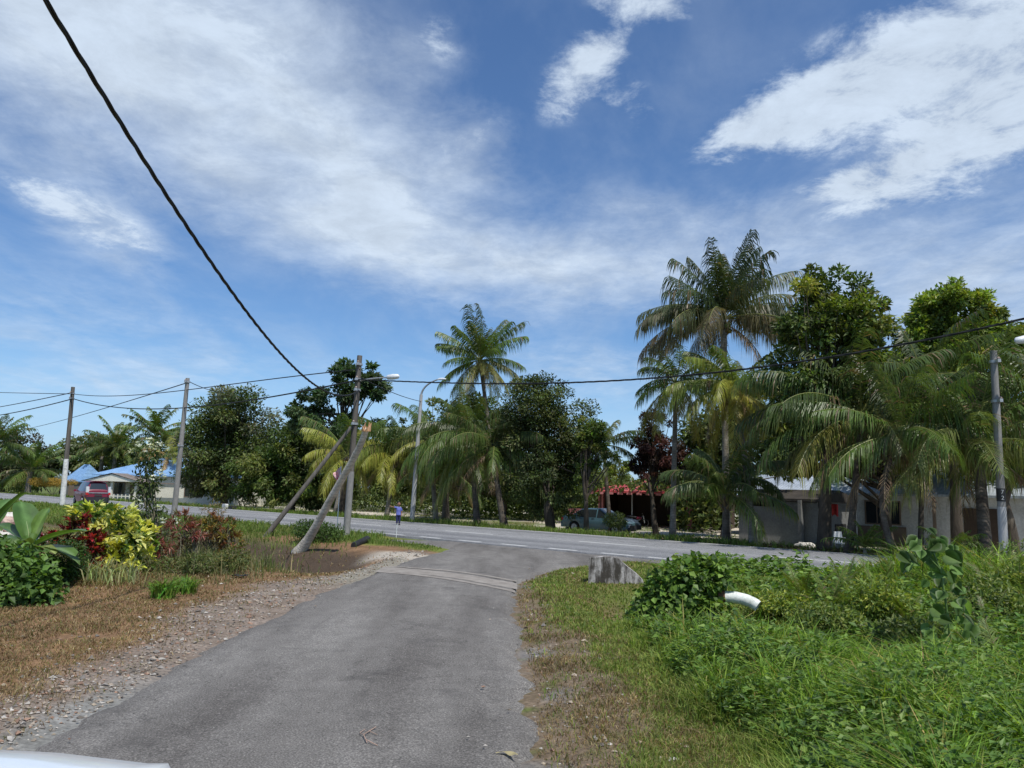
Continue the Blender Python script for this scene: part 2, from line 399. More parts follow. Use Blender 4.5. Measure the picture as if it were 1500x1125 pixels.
dB = k.math('MULTIPLY', k.mr(dB, .12, 1.15, 0, .95, True), k.mr(tB, .0, .22))
dens = k.math('SUBTRACT', 1, k.math('MULTIPLY', k.math('SUBTRACT', 1, dA), k.math('SUBTRACT', 1, dB)))
behind = k.mr(sep.outputs[1], .25, -.1)
thin = k.math('MULTIPLY', k.mr(n1, .45, .75), k.math('MULTIPLY', behind, .8))
veil = k.math('MULTIPLY', k.mr(n1, .38, .72), .17)
dens = k.math('MINIMUM', k.math('ADD', k.math('ADD', dens, thin), veil), .95)
shade = k.mr(n4, .3, .7, .88, 1.10)
cloud = k.mix(1, (6.3, 7.35, 8.7), shade, 'MULTIPLY')
skyc = k.mix(1, sky.outputs[0], (.80, 1.05, 1.32), 'MULTIPLY')
skyc = k.mix(k.mr(sep.outputs[2], .19, .04, 0, .5), skyc, (4.6, 7.0, 10.2))
k.l(k.mix(dens, skyc, cloud), bg.inputs['Color']); k.l(bg.outputs[0], out.inputs[0])

sd = bpy.data.lights.new('sun', 'SUN'); sun = bpy.data.objects.new('sun', sd); COL.objects.link(sun)
sd.energy = 4.2; sd.angle = R(.6); sd.color = (1.0, .96, .88)
dv = Vector((math.sin(R(SUN_AZ)) * math.cos(R(SUN_EL)), math.cos(R(SUN_AZ)) * math.cos(R(SUN_EL)), math.sin(R(SUN_EL))))
sun.rotation_euler = dv.to_track_quat('Z', 'Y').to_euler(); sun.location = dv * 60
scn.view_settings.view_transform = 'Standard'; scn.view_settings.look = 'None'; scn.view_settings.exposure = 0; scn.view_settings.gamma = 1
scn.cycles.max_bounces = 6; scn.cycles.transparent_max_bounces = 4; scn.cycles.diffuse_bounces = 3; scn.cycles.glossy_bounces = 2; scn.cycles.transmission_bounces = 3
scn.cycles.use_adaptive_sampling = True

# ------------------------------------------------------------------ ground sheet
def axis(lo, hi, a, b, st):
    mid = list(np.arange(a, b + 1e-6, st)); s = st; x = a; left = []
    while x > lo: s *= 1.13; x -= s; left.append(x)
    s = st; x = mid[-1]; right = []
    while x < hi: s *= 1.13; x += s; right.append(x)
    return np.array(left[::-1] + mid + right)
gx = axis(-1500, 1500, -13, 14, .11); gy = axis(-800, 2500, 1.5, 32, .11)
XX, YY = np.meshgrid(gx, gy); x = XX.ravel(); y = YY.ravel()
def ground_col(x, y):
    t = tcoord(x, y); dl = left_edge(y) - x; dr = x - right_edge(y)
    n1 = fbm(x, y, 1.1, 11); n2 = fbm(x, y, 4.5, 12); n3 = fbm(x, y, .35, 13)
    soil = np.stack([.15 + .07 * n2, .105 + .05 * n2, .068 + .03 * n2], -1)
    green = np.stack([.075 + .06 * n1, .105 + .06 * n1, .025 + .015 * n2], -1)
    dry = np.stack([.13 + .15 * n2, .075 + .095 * n2, .036 + .058 * n2], -1)
    sand = np.stack([.46 + .14 * n2, .41 + .12 * n2, .34 + .1 * n2], -1)
    gravel = np.stack([.14 + .16 * n2, .105 + .14 * n2, .075 + .13 * n2], -1)
    grey = np.stack([.15 + .14 * n2, .15 + .14 * n2, .135 + .14 * n2], -1)
    def mx(a, b, m): return a * (1 - m[:, None]) + b * m[:, None]
    c = mx(soil, green, sm(.25, .5, n1 + .15))
    c = mx(c, dry * .9, sm(.45, .65, n3) * .4)
    # left yard: dry strip, then gravel beside the lane
    ml = sm(-.55, -.5, dl) * sm(19.5, 18.0, t)
    pit = np.exp(-((t - 11.9) / 1.8) ** 2) * sm(.9, 2.4, dl)
    n20 = fbm(x, y, 9, 18, 4)
    c = c * (.72 + .56 * n20)[:, None]
    c = mx(c, dry * (.6 + .8 * n20)[:, None], ml * sm(5.4, 4.2, dl + n1 * .8) * (1 - .8 * sm(.3, .7, pit)))
    gw = .32 + .75 * n1 + .5 * sm(9, 13, y) * sm(17, 14.5, y)
    c = mx(c, gravel, ml * sm(gw + .5, gw - .15, dl) * sm(15.8, 14.6, t))
    c = mx(c, grey, ml * sm(gw * .62, gw * .30, dl) * sm(8.5, 6.5, y) * .9)
    c = mx(c, grey * np.array([1.1, 1.05, .9]), ml * sm(1.1, .3, dl) * sm(14, 16, y) * sm(15.4, 14.4, t) * .7)
    c = mx(c, soil * .55, ml * sm(.30, .6, pit) * sm(.9, 1.5, dl) * .95)
    c = mx(c, soil * np.array([.42, .42, .45]), ml * sm(2.6, 1.6, np.abs(t - 12.2)) * sm(1.1, 1.9, dl) * sm(13, 9, dl) * sm(.05, .3, n2 + .15))
    c = mx(c, sand * .8, ml * sm(1.0, .3, np.abs(t - 14.1)) * sm(2.4, 1.3, dl))
    c = mx(c, green * np.array([1.3, 1.25, 1]), ml * sm(15.2, 16.0, t + (n1 - .5) * .8) * sm(-9, -6, x))
    c = mx(c, sand, np.exp(-(((x + 24) / 5) ** 2 + ((y - 39) / 2.2) ** 2)))
    # right side: worn reddish soil beside the lane, then green
    mr_ = sm(-.55, -.5, dr) * sm(19.5, 18.5, t)
    ww = .22 + .85 * n1 * sm(16, 10, y)
    c = mx(c, dry * np.array([.80, 1.0, 1.25]), mr_ * sm(ww + .5, ww - .25, dr) * sm(.12, .42, n2 + (n1 - .5) * .4))
    c = mx(c, np.stack([.17 + .05 * n2] * 3, -1), mr_ * sm(.45, .2, dr) * sm(.55, .7, n1) * .7)
    # yards beyond the road
    mf = sm(T_FAR + 2.3, T_FAR + 4.2, t)
    yard = sm(.42, .58, fbm(x, y, .09, 21)) * sm(-45, -25, x)
    c = mx(c, sand, mf * np.clip(yard + sm(8, 16, x) * sm(28, 33, t) * .95, 0, 1) * sm(.3, .45, n1))
    c = mx(c, soil * .8, sm(T_FAR + .4, T_FAR + 1.5, t) * sm(T_FAR + 5.0, T_FAR + 3.2, t) * sm(9, 12, x))
    farg = np.stack([.09 + .04 * n3, .12 + .04 * n3, .035 + 0 * n3], -1)
    return np.clip(mx(c, farg, sm(90, 140, np.hypot(x, y))), 0.01, .8)
nx, ny = len(gx), len(gy)
ii = (np.arange(ny - 1)[:, None] * nx + np.arange(nx - 1)[None]).ravel()
gnd = MB(); gnd.add(np.stack([x, y, H(x, y)], -1), np.stack([ii, ii + 1, ii + nx + 1, ii + nx], -1), ground_col(x, y))
tag(gnd.build('ground', M['ground'], smooth=True), kind='structure')

# lane: one strip with ragged edges
ys = np.concatenate([np.arange(-25, 3, .5), np.arange(3, 28.01, .06)])
LX = left_edge(ys) + (fbm(ys, ys * 0, 1.7, 31) - .5) * .18 + (fbm(ys, ys * 0, 7, 32, 4) - .5) * .16
RX = right_edge(ys) + (fbm(ys, ys * 0, 1.3, 33) - .5) * .30 + (fbm(ys, ys * 0, 7, 34, 4) - .5) * .20
m = MB(); K = 25; rows = []
for i, yy in enumerate(ys):
    xr = RX[i]
    if yy > 23.0: xr = (T_NEAR + 1.2 - NY * yy) / NX
    if yy > 21.0: xr = max(xr, (T_NEAR + .15 - NY * yy) / NX)
    f = np.linspace(0, 1, K); xs = LX[i] + (xr - LX[i]) * f
    zc = .012 + .03 * np.sin(f * math.pi) * (1 if yy < 18 else max(0, (22 - yy) / 4))
    zc = np.where((f == 0) | (f == 1), -.05, zc)
    rows.append(np.stack([xs, np.full(K, yy), zc], -1))
v = np.concatenate(rows); f = [(r * K + j, r * K + j + 1, (r + 1) * K + j + 1, (r + 1) * K + j) for r in range(len(ys) - 1) for j in range(K - 1)]
m.add(v, f); tag(m.build('lane', M['lane'], smooth=True), kind='structure')

# main road
m = MB(); ss = np.concatenate([np.arange(-400, -60, 10), np.arange(-60, 40, .4), np.arange(40, 300, 10)])
tn = T_NEAR - .35 + (fbm(ss, ss * 0, 1.1, 41) - .5) * .18; tf = T_FAR + .3 + (fbm(ss, ss * 0, 1.0, 42) - .5) * .2
K = 6; vs = []
for i, s in enumerate(ss):
    for j, fr in enumerate((0, .004, .35, .65, .996, 1)):
        t = tn[i] + (tf[i] - tn[i]) * fr; vs.append(tuple(road(s, t, -.06 if fr in (0, 1) else .047)))
m.add(vs, [(r * K + j, (r + 1) * K + j, (r + 1) * K + j + 1, r * K + j + 1) for r in range(len(ss) - 1) for j in range(K - 1)])
ro = m.build('road', M['road']); ro['kind'] = 'structure'
m = MB()
def stripe(s0, s1, t, wd, z=.0515):
    n = max(2, int((s1 - s0) / .8)); q = np.linspace(s0, s1, n)
    a = [tuple(road(s, t - wd / 2, z)) for s in q] + [tuple(road(s, t + wd / 2, z)) for s in q]
    m.add(a, [(i, i + 1, n + i + 1, n + i) for i in range(n - 1)])
stripe(-300, 200, T_FAR, .12)
def s_of(u, v): g = G(u, v); return g.x * DX + g.y * DY
sa, sb = s_of(657, 784), s_of(969, 817)
stripe(-300, sa, T_NEAR, .15); stripe(sb, 200, T_NEAR, .15)
s = sa + .9
while s < sb - 1.0: stripe(s, s + 1.15, T_NEAR, .16); s += 2.1
c0 = s_of(1140, 816)
for i in range(-60, 14): stripe(c0 + i * 7.4, c0 + i * 7.4 + 2.9, 23.3, .14)
tag(m.build('road_markings', M['paint']), kind='structure')
# concrete culvert strips across the lane, over the drain
m = MB()
def lane_z(x_, y_):
    a_, b_ = float(left_edge(y_)), float(right_edge(y_)); f_ = min(1, max(0, (x_ - a_) / (b_ - a_)))
    return .012 + .03 * math.sin(f_ * math.pi) * (1 if y_ < 18 else max(0, (22 - y_) / 4))
for (a, b, wd, zz_) in (((-2.85, 17.1), (.16, 14.35), .26, .0075), ((-2.75, 18.3), (.2, 16.0), .20, .0075), ((-2.85, 17.7), (.2, 15.15), .95, .004)):
    n = 60; pa = []; pb = []
    for i in range(n + 1):
        f = i / n; bow = .25 * math.sin(f * math.pi)
        xx = a[0] + (b[0] - a[0]) * f; yy = a[1] + (b[1] - a[1]) * f + bow
        j = (float(fbm(xx * 3, yy * 3, 1, 55)) - .5) * .14
        w_ = wd / 2 * (.75 + .5 * float(fbm(xx * 2.2, wd * 9, 1, 56)))
        pa.append((xx, yy - w_ + j, lane_z(xx, yy - w_) + zz_)); pb.append((xx, yy + w_ + j * .7, lane_z(xx, yy + w_) + zz_))
    m.add(pa + pb, [(i, i + 1, n + 2 + i, n + 1 + i) for i in range(n)], None)
tag(m.build('culvert_strip', M['strip']), kind='structure')

# ------------------------------------------------------------------ foliage builders (vectorised)
def unit(a): return a / (np.linalg.norm(a, axis=-1, keepdims=True) + 1e-9)
def leaves(mb, C, D, N, ln, wd, col, fold=.25, curl=0.0):
    """kite leaves: base at C, pointing D, facing N"""
    n = len(C); D = unit(D); S = unit(np.cross(D, N)); N = unit(np.cross(S, D))
    ln = np.broadcast_to(ln, (n,))[:, None]; wd = np.broadcast_to(wd, (n,))[:, None]
    m_ = C + D * ln * .42
    tip = C + D * ln - N * ln * curl
    v = np.stack([C, m_ + S * wd / 2 + N * wd * fold, tip, m_ - S * wd / 2 + N * wd * fold], 1).reshape(-1, 3)
    i = np.arange(n)[:, None] * 4
    f = np.concatenate([i + [0, 1, 2], i + [0, 2, 3]])
    mb.add(v, f, np.repeat(np.broadcast_to(col, (n, 3)), 4, 0))
def blades(mb, B, ht, lean, wd, col, az=None):
    n = len(B); az = rng.uniform(0, 6.283, n) if az is None else az
    la = rng.uniform(0, 6.283, n)
    S = np.stack([np.cos(az), np.sin(az), 0 * az], -1); Ld = np.stack([np.cos(la), np.sin(la), 0 * la], -1)
    ht = np.broadcast_to(ht, (n,))[:, None]; wd = np.broadcast_to(wd, (n,))[:, None]; lean = np.broadcast_to(lean, (n,))[:, None]
    up = np.array([0, 0, 1.])
    mid = B + up * ht * .55 + Ld * ht * lean * .3; tip = B + up * ht * (1 - .35 * lean) + Ld * ht * lean
    v = np.stack([B - S * wd / 2, B + S * wd / 2, mid + S * wd * .42, mid - S * wd * .42, tip], 1).reshape(-1, 3)
    i = np.arange(n)[:, None] * 5
    c = np.broadcast_to(col, (n, 3))
    cc = np.repeat(c, 5, 0)
    k0 = mb.n
    mb.add(v, i + [0, 1, 2, 3], cc)
    mb.n -= len(v); mb.V.pop(); mb.C.pop()
    mb.add(v, i + [3, 2, 4], cc)
def jcol(base, n, amt=.25, hue=.12):
    b = np.asarray(base, float); k_ = rng.normal(1, amt, (n, 1)).clip(.45, 1.8)
    return (b * k_ * rng.normal(1, hue, (n, 3)).clip(.6, 1.5)).clip(.005, .85)
def pick(cols, n, wts=None):
    cols = np.asarray(cols, float); i = rng.choice(len(cols), n, p=wts); return cols[i]
def rdir(n):
    return unit(rng.normal(0, 1, (n, 3)))

PB = (.22, .15, .09)
def frond_mesh(mb, base, az, el, L, droop, col, nl=58, lf=.20, lw=.045, hang=.7, twist=0, stemcol=(.26, .28, .09), tipcol=None, start=.16, rad=.028, ragged=.0):
    K = 18; s = np.linspace(0, 1, K); pitch = el - droop * s ** 1.25
    h = np.array([math.cos(az), math.sin(az), 0]); side0 = np.array([-math.sin(az), math.cos(az), 0])
    swing = rng.normal(0, .22)
    tz = np.sin(pitch)[:, None] * np.array([0, 0, 1.]) + np.cos(pitch)[:, None] * (h + side0 * swing * s[:, None] * 2)
    tz = unit(tz); pts = np.array(base) + np.concatenate([[np.zeros(3)], np.cumsum((tz[1:] + tz[:-1]) / 2 * L / (K - 1), 0)])
    mb.tube(pts, rad * (1 - .85 * s) + .004, 4, stemcol, False)
    q = np.linspace(start, .99, nl); q = np.tile(q, 2) + rng.normal(0, .004, nl * 2); q = q.clip(0, .995); sg = np.repeat([1., -1.], nl)
    if ragged > 0:
        kp = rng.random(nl * 2) > ragged; q = q[kp]; sg = sg[kp]
    n = len(q)
    B = np.stack([np.interp(q, s, pts[:, i]) for i in range(3)], -1)
    T = unit(np.stack([np.interp(q, s, tz[:, i]) for i in range(3)], -1))
    S = unit(np.cross(T, np.array([0, 0, 1.]) + h * .0001))
    tw = twist + rng.normal(0, .08, n)
    U = unit(np.cross(S, T))
    Sd = S * sg[:, None]
    a = rng.normal(.62, .1, n)[:, None] * (1 - .0 * q[:, None])
    D = unit(Sd * 1.0 + T * (.55 + .9 * q[:, None] ** 2) + U * (.35 * (1 - q[:, None])) + U * np.sin(tw)[:, None] * sg[:, None])
    gap = (vnoise(q * 9 + 50 * sg, np.full(len(q), az * 7 + el), 1, 5) > .22) * .55 + .45
    ll = gap * lf * L * (np.sin(math.pi * (.12 + .80 * (q - start) / (1 - start))) ** .55) * rng.normal(1, .16, n)
    hg = (hang * rng.normal(1, .2, n)).clip(0.05, 1.6)[:, None]
    down = np.array([0, 0, -1.]); Lc = ll[:, None]
    p1 = B + D * Lc * .34 + down * Lc * hg * .12
    D2 = unit(D + down * hg * 1.7); p2 = p1 + D2 * Lc * .36
    D3 = unit(D * .7 + down * hg * 3.6); p3 = p2 + D3 * Lc * .42
    W = unit(T) * lw / 2
    v = np.stack([B - W * .7, B + W * .7, p1 + W, p1 - W, p2 + W * .8, p2 - W * .8, p3], 1).reshape(-1, 3)
    c = jcol(col, n, .14, .05)
    bad = rng.random(n) < .06; c[bad] = np.array(PB) * rng.uniform(.7, 1.3, (bad.sum(), 1))
    cc = np.repeat(c[:, None, :], 7, 1)
    if tipcol is not None:
        k_ = (q ** 2)[:, None, None] * .0 + np.array([0, 0, .1, .1, .4, .4, 1])[None, :, None] * rng.uniform(.2, 1, (n, 1, 1))
        cc = cc * (1 - k_) + np.array(tipcol) * k_
    i = np.arange(n)[:, None] * 7
    mb.add(v, np.concatenate([i + [0, 1, 2, 3], i + [3, 2, 4, 5]]), cc.reshape(-1, 3))
    mb.n -= len(v); mb.V.pop(); mb.C.pop()
    mb.add(v, i + [5, 4, 6], cc.reshape(-1, 3))

PG = (.105, .165, .036); PY = (.29, .30, .055); PD = (.080, .115, .034); PO = (.30, .17, .05); PB = (.22, .15, .09)
def palm(label, base, crown, topk=.78, L=3.6, n=24, rad=.15, cols=(PG,), group='coconut palms beyond the main road', extra=(), el=(1.35, -.55), droop=(.7, 1.4),
         hang=.75, nuts=0, name='coconut_palm', lf=.27, bend=(0, 0), dead=3, seed=None, lw=.040, nl=84, boots=True, ragged=.12, cat='palm tree'):
    bx, by = base; bz = h1(bx, by) - .1
    th = thing(name, label, cat, (bx, by, bz), 0, group)
    crown = np.array(tuple(crown)); rel = crown - np.array([bx, by, bz])
    midp = rel * .5 + np.array([bend[0], bend[1], 0])
    path = bez((0, 0, 0), midp, rel + np.array([0, 0, -.05]), 22)
    s = np.linspace(0, 1, 22)
    rr = rad * (1 + .7 * np.exp(-s * 14) - .25 * s) * (1 + .03 * np.sin(s * 60))
    rr[-3:] *= 1.15
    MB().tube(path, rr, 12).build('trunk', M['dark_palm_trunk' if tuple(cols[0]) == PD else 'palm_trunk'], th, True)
    if boots:                               # fibrous leaf sheaths under the crown
        m = MB()
        for i in range(14):
            a = i * 2.4; r0 = rad * .9
            p = rel + np.array([math.cos(a) * r0 * .5, math.sin(a) * r0 * .5, -.25 - .04 * i])
            q = p + np.array([math.cos(a) * r0 * 1.6, math.sin(a) * r0 * 1.6, .30])
            m.tube([p, (p + q) / 2 + np.array([0, 0, -.03]), q], [.06, .05, .02], 5, (.20, .15, .08))
        m.build('leaf_sheath', M['dry'], th)
    g = 2.39996
    for i in range(n):
        f = (i + .5) / n
        e = el[0] + (el[1] - el[0]) * f ** 1.05 + rng.normal(0, .13)
        a = i * g + rng.normal(0, .3) + (seed or 0)
        dr = droop[0] + (droop[1] - droop[0]) * f + rng.normal(0, .1)
        if f > .75: dr *= .75
        ci = cols[min(len(cols) - 1, int(f * len(cols) + rng.normal(0, .35)))] if len(cols) > 1 else cols[0]
        ci = np.array(ci) * rng.normal(1, .12)
        m = MB(); frond_mesh(m, rel, a, e, L * rng.normal(1, .11) * (topk if f < .12 else 1), dr, ci, nl=nl, lf=lf, hang=hang * (.75 + .75 * f), lw=lw, ragged=ragged, tipcol=(.3, .24, .08) if f > .8 else None)
        m.build('frond', M['frond'], th)
    for i in range(dead):
        m = MB(); frond_mesh(m, rel + np.array([0, 0, -.2]), rng.uniform(0, 6.28), -.5, L * .8, .9, PB, nl=40, lf=lf * .8, hang=1.2, lw=lw, ragged=.35, stemcol=(.25, .18, .1))
        tag(m.build('frond', M['frond'], th), 'dead brown frond hanging down')
    for (a, e, Lx, dr, c) in extra:
        m = MB(); frond_mesh(m, rel, R(a), R(e), Lx, R(dr), c, nl=nl + 12, lf=lf, hang=hang * 1.5, lw=lw)
        m.build('frond', M['frond'], th)
    if nuts:
        m = MB()
        for i in range(nuts):
            a = rng.uniform(0, 6.28); r_ = rng.uniform(.15, .36)
            c = rel + np.array([math.cos(a) * r_, math.sin(a) * r_, -.28 - rng.uniform(0, .3)])
            m.tube([c + (0, 0, .12), c + (0, 0, .07), c, c - (0, 0, .08), c - (0, 0, .12)], [.02, .085, .11, .08, .02], 8, (.30, .24, .04) if i % 3 else (.16, .2, .05))
        m.build('coconut_bunch', M['leaf_gloss'], th, True)
    return th

def tree(label, base, depth, blobs, nleaf, lsize, cols, trunk=.22, group='broadleaf trees beyond the main road', name='broadleaf_tree', clump=.22, nclump=60,
         stems=1, spread=.4, limb=.05, fill=.45, mat='leaf', lasp=.5, thick=1.0, up=.6, cat='tree', loose=1.0, nlimb=26, wts=None):
    bx, by = base; bz = h1(bx, by) - .1
    th = thing(name, label, cat, (bx, by, bz), 0, group)
    o = np.array([bx, by, bz]); B = []
    for (u, v, ru, rv) in blobs:
        c = np.array(tuple(P(u, v, depth))) - o; B.append((c, ru / F * depth, rv / F * depth))
    vol = np.array([b[1] * b[2] for b in B]); pb = vol / vol.sum()
    CC = []; RR = []
    for j in rng.choice(len(B), nclump, p=pb):
        c, rx, rz = B[j]; d = rdir(1)[0]; r = rng.random() ** fill
        CC.append(c + d * np.array([rx, rx * thick, rz]) * r * .92); RR.append(clump * min(rx, rz) * rng.uniform(.7, 1.5))
    CC = np.array(CC); RR = np.array(RR)
    cen = np.average([b[0] for b in B], axis=0, weights=pb)
    m = MB(); fork = np.array([rng.normal(0, .2), rng.normal(0, .2), max(.6, (cen[2] - B[0][2]) * .55)])
    topz = cen + np.array([0, 0, .3])
    for st in range(stems):
        off = np.array([rng.normal(0, spread), rng.normal(0, spread), 0]) if stems > 1 else np.zeros(3)
        top = fork + off * 1.8
        pth = bez(off, (off * 1.2 + top) / 2 + rng.normal(0, .12, 3) * (1, 1, 0), top, 8)
        r_ = trunk * (1 if st == 0 else .75)
        m.tube(pth, r_ * np.linspace(1.25, .75, 8), 9)
        m.tube(bez(top, (top + topz) / 2 + rng.normal(0, .3, 3), topz, 7), r_ * np.linspace(.75, .2, 7), 7)
        for j in rng.choice(len(CC), min(len(CC), nlimb // stems + 3), replace=False):
            f0 = rng.uniform(.0, .8); st_ = top + (topz - top) * f0 if CC[j][2] > top[2] else top
            md = (st_ + CC[j]) / 2 + np.array([0, 0, .25]) + rng.normal(0, .25, 3)
            m.tube(bez(st_, md, CC[j], 7), np.linspace(r_ * .33, limb * .25, 7), 5, None, False)
    m.build('trunk', M['bark'], th, True)
    per = rng.multinomial(nleaf, RR ** 1.6 / (RR ** 1.6).sum())
    idx = np.repeat(np.arange(len(CC)), per); n = len(idx)
    d = rdir(n); r = rng.random(n) ** (.5) * loose
    pos = CC[idx] + d * (RR[idx] * r)[:, None] * np.array([1.15, 1.15, .8])
    out_ = unit(pos - cen); N = unit(d * .6 + out_ * .3 + np.array([0, 0, up]) + rng.normal(0, .45, (n, 3)))
    D = unit(out_ * .5 + d * .5 + rng.normal(0, .5, (n, 3)) + np.array([0, 0, -.25]))
    base_c = pick(cols, len(CC), wts)[idx] * rng.normal(1, .16, (len(CC), 1)).clip(.6, 1.5)[idx]
    col = (base_c * rng.normal(1, .28, (n, 1)).clip(.4, 1.9) * rng.normal(1, .08, (n, 3))).clip(.004, .8)
    ls = lsize * rng.uniform(.5, 1.4, n)
    m = MB(); leaves(m, pos, D, N, ls, ls * lasp, col, .12, .12)
    m.build('crown', M[mat], th)
    return th
# ------------------------------------------------------------------ buildings
def roof_hip(W, D, z, rise, over, ridge_in, th=.12, gable=False):
    m = MB(); x0, x1, y0, y1 = -over, W + over, -over, D + over; yc = D / 2
    a = x0 if gable else ridge_in; b = x1 if gable else W - ridge_in
    e = [(x0, y0, z), (x1, y0, z), (x1, y1, z), (x0, y1, z), (a, yc, z + rise), (b, yc, z + rise)]
    m.add(e, [(0, 1, 5, 4), (2, 3, 4, 5)]); m.add(e, [(1, 2, 5), (3, 0, 4)])
    lo = [(p[0], p[1], z - th) for p in e[:4]]
    m.add(e[:4] + lo, [(0, 4, 5, 1), (1, 5, 6, 2), (2, 6, 7, 3), (3, 7, 4, 0), (4, 7, 6, 5)])
    return m
def window(parent, x, z, w_, h_, y=0, frame='frame', bars=2):
    f = MB(); t = .07
    f.box(x - t, x + w_ + t, y - .06, y - .003, z - t, z); f.box(x - t, x + w_ + t, y - .06, y - .003, z + h_, z + h_ + t)
    f.box(x - t, x, y - .06, y - .003, z, z + h_); f.box(x + w_, x + w_ + t, y - .06, y - .003, z, z + h_)
    for i in range(1, bars): q = x + w_ * i / bars; f.box(q - .025, q + .025, y - .055, y - .004, z, z + h_)
    o = f.build('window', M[frame], parent)
    MB().box(x + .002, x + w_ - .002, y - .03, y - .005, z + .002, z + h_ - .002).build('pane', M['glass'], o)
    return o

# cream house with blue roof, far left
hy = 82.0; p0 = P(143, 727, hy)
th = thing('bungalow', 'cream bungalow with a blue metal hip roof and a small grey tiled porch gable', 'house', (p0.x, hy, -.45), R(-6))
MB().box(0, 15, 0, 8, 0, 3.0).build('wall', M['cream_wall'], th)
r0 = roof_hip(15, 8, 3.0, 2.0, .5, 4.6); ro_ = r0.build('roof', M['blue_roof'], th)
for px_ in (.8, 3.0, 5.6): MB().box(px_, px_ + .25, -2.6, -2.35, 0, 2.35).build('porch_post', M['cream_wall'], th)
g_ = MB(); g_.add([(.2, -3, 2.3), (6.4, -3, 2.3), (3.3, -3, 3.05), (.2, 0.0, 2.3), (6.4, 0.0, 2.3), (3.3, 0, 3.05)], [(0, 2, 5, 3), (1, 4, 5, 2)])
g_.add([(.0, -3.1, 2.22), (6.6, -3.1, 2.22), (3.3, -3.1, 3.1), (.0, 0.0, 2.22), (6.6, 0, 2.22), (3.3, 0, 3.1)], [(3, 5, 2, 0), (2, 5, 4, 1)])
g_.build('porch_roof', M['brown_roof'], th)
MB().add([(.3, -2.98, 2.26), (6.3, -2.98, 2.26), (3.3, -2.98, 2.98)], [(0, 1, 2)]).build('gable', M['cream_wall'], th)
MB().box(7.0, 11.0, -.9, -.7, 2.1, 2.25).build('awning', M['brown_roof'], th)
for wx in (1.4, 4.6): window(th, wx, 1.0, 1.5, 1.1)
for wx in (9.6, 12.6): window(th, wx, .9, 1.7, 1.5, bars=3)
dr_ = MB().box(3.5, 4.3, -.05, -.003, 0, 2.1).build('door', M['frame'], th)
MB().box(4.15, 4.2, -.1, -.05, 1.0, 1.12).build('handle', M['metal'], dr_)
# low fence in front of it
th = thing('garden_fence', 'low cream fence with pickets in front of the bungalow under the blue roof', 'fence', (P(160, 728, 79).x, 79, -.42), R(-6))
m = MB()
for i in range(12): m.box(i * .42, i * .42 + .1, 0, .05, 0, .95)
m.build('pickets', M['cream_wall'], th); m = MB(); m.box(0, 4.8, .052, .09, .7, .8); m.box(0, 4.8, .052, .09, .25, .35); m.build('rails', M['cream_wall'], th)
# second blue roof, further away
p1 = P(92, 722, 104)
th = thing('blue_roofed_shed', 'tall blue metal roof half hidden behind palms, seen past the leftmost pole', 'shed', (p1.x, 104, -.4), R(-20))
MB().box(0, 3, 0, 4, 0, 2.0).build('wall', M['grey_wall'], th)
roof_hip(3, 4, 2.1, 2.3, .2, 1.0).build('roof', M['blue_roof'], th)
MB().box(1.0, 1.9, -.06, -.003, 0, 1.9).build('door', M['frame'], th)
# red roofed workshop
p2 = P(878, 759, 57)
th = thing('open_workshop', 'open fronted workshop with a faded red metal roof and pink pillars', 'shed', (p2.x, 57, -.42), R(-22))
m = MB(); m.box(0, 9, 5, 5.15, 0, 2.7); m.box(-.0, .15, 0, 5, 0, 2.5); m.box(8.9, 9.05, 0, 5, 0, 2.5)
m.build('wall', M['dark_wood'], th)
roof_hip(7.4, 5.4, 2.5, .85, .6, 2.0).build('roof', M['red_roof'], th)
m = MB()
for i in range(12): m.box(-.6 + i * .69, -.6 + i * .69 + .40, -.63, -.612, 2.26, 2.42)
m.build('fascia_board', M['pink_wall'], th)
for px_ in (-.1, 6.3): MB().box(px_, px_ + .35, 0, .35, 0, 2.5).build('pillar', M['pink_wall'], th)
for px_ in (2.4, 5.2): MB().tube([(px_, .1, 0), (px_, .1, 2.55)], .05, 8).build('post', M['metal'], th)
MB().box(-2.4, -.15, .1, .25, 0, 1.15).build('low_wall', M['pink_wall'], th)
th = thing('motorcycle', 'small motorcycle parked in the shade of the red roofed workshop', 'motorcycle', (P(930, 760, 56).x, 55.5, -.42), R(-10))
for sx in (-.6, .6):
    a = np.linspace(0, 2 * math.pi, 17); wh = MB().tube([(sx + .27 * math.cos(q), 0, .3 + .27 * math.sin(q)) for q in a], .045, 6, None, False).build('wheel', M['rubber'], th)
m = MB(); m.tube([(-.6, 0, .3), (-.2, 0, .45), (.25, 0, .5), (.5, 0, .85), (.6, 0, .3)], .035, 6); m.tube([(.42, -.28, .98), (.46, 0, .95), (.42, .28, .98)], .015, 5); m.build('frame', M['metal'], th)
MB().tube([(-.65, 0, .72), (-.3, 0, .74), (.05, 0, .68)], [.08, .11, .07], 8).build('seat', M['black_plastic'], th)
MB().tube([(.02, 0, .6), (.2, 0, .66), (.4, 0, .62)], [.08, .12, .08], 8).build('tank', M['maroon'], th)
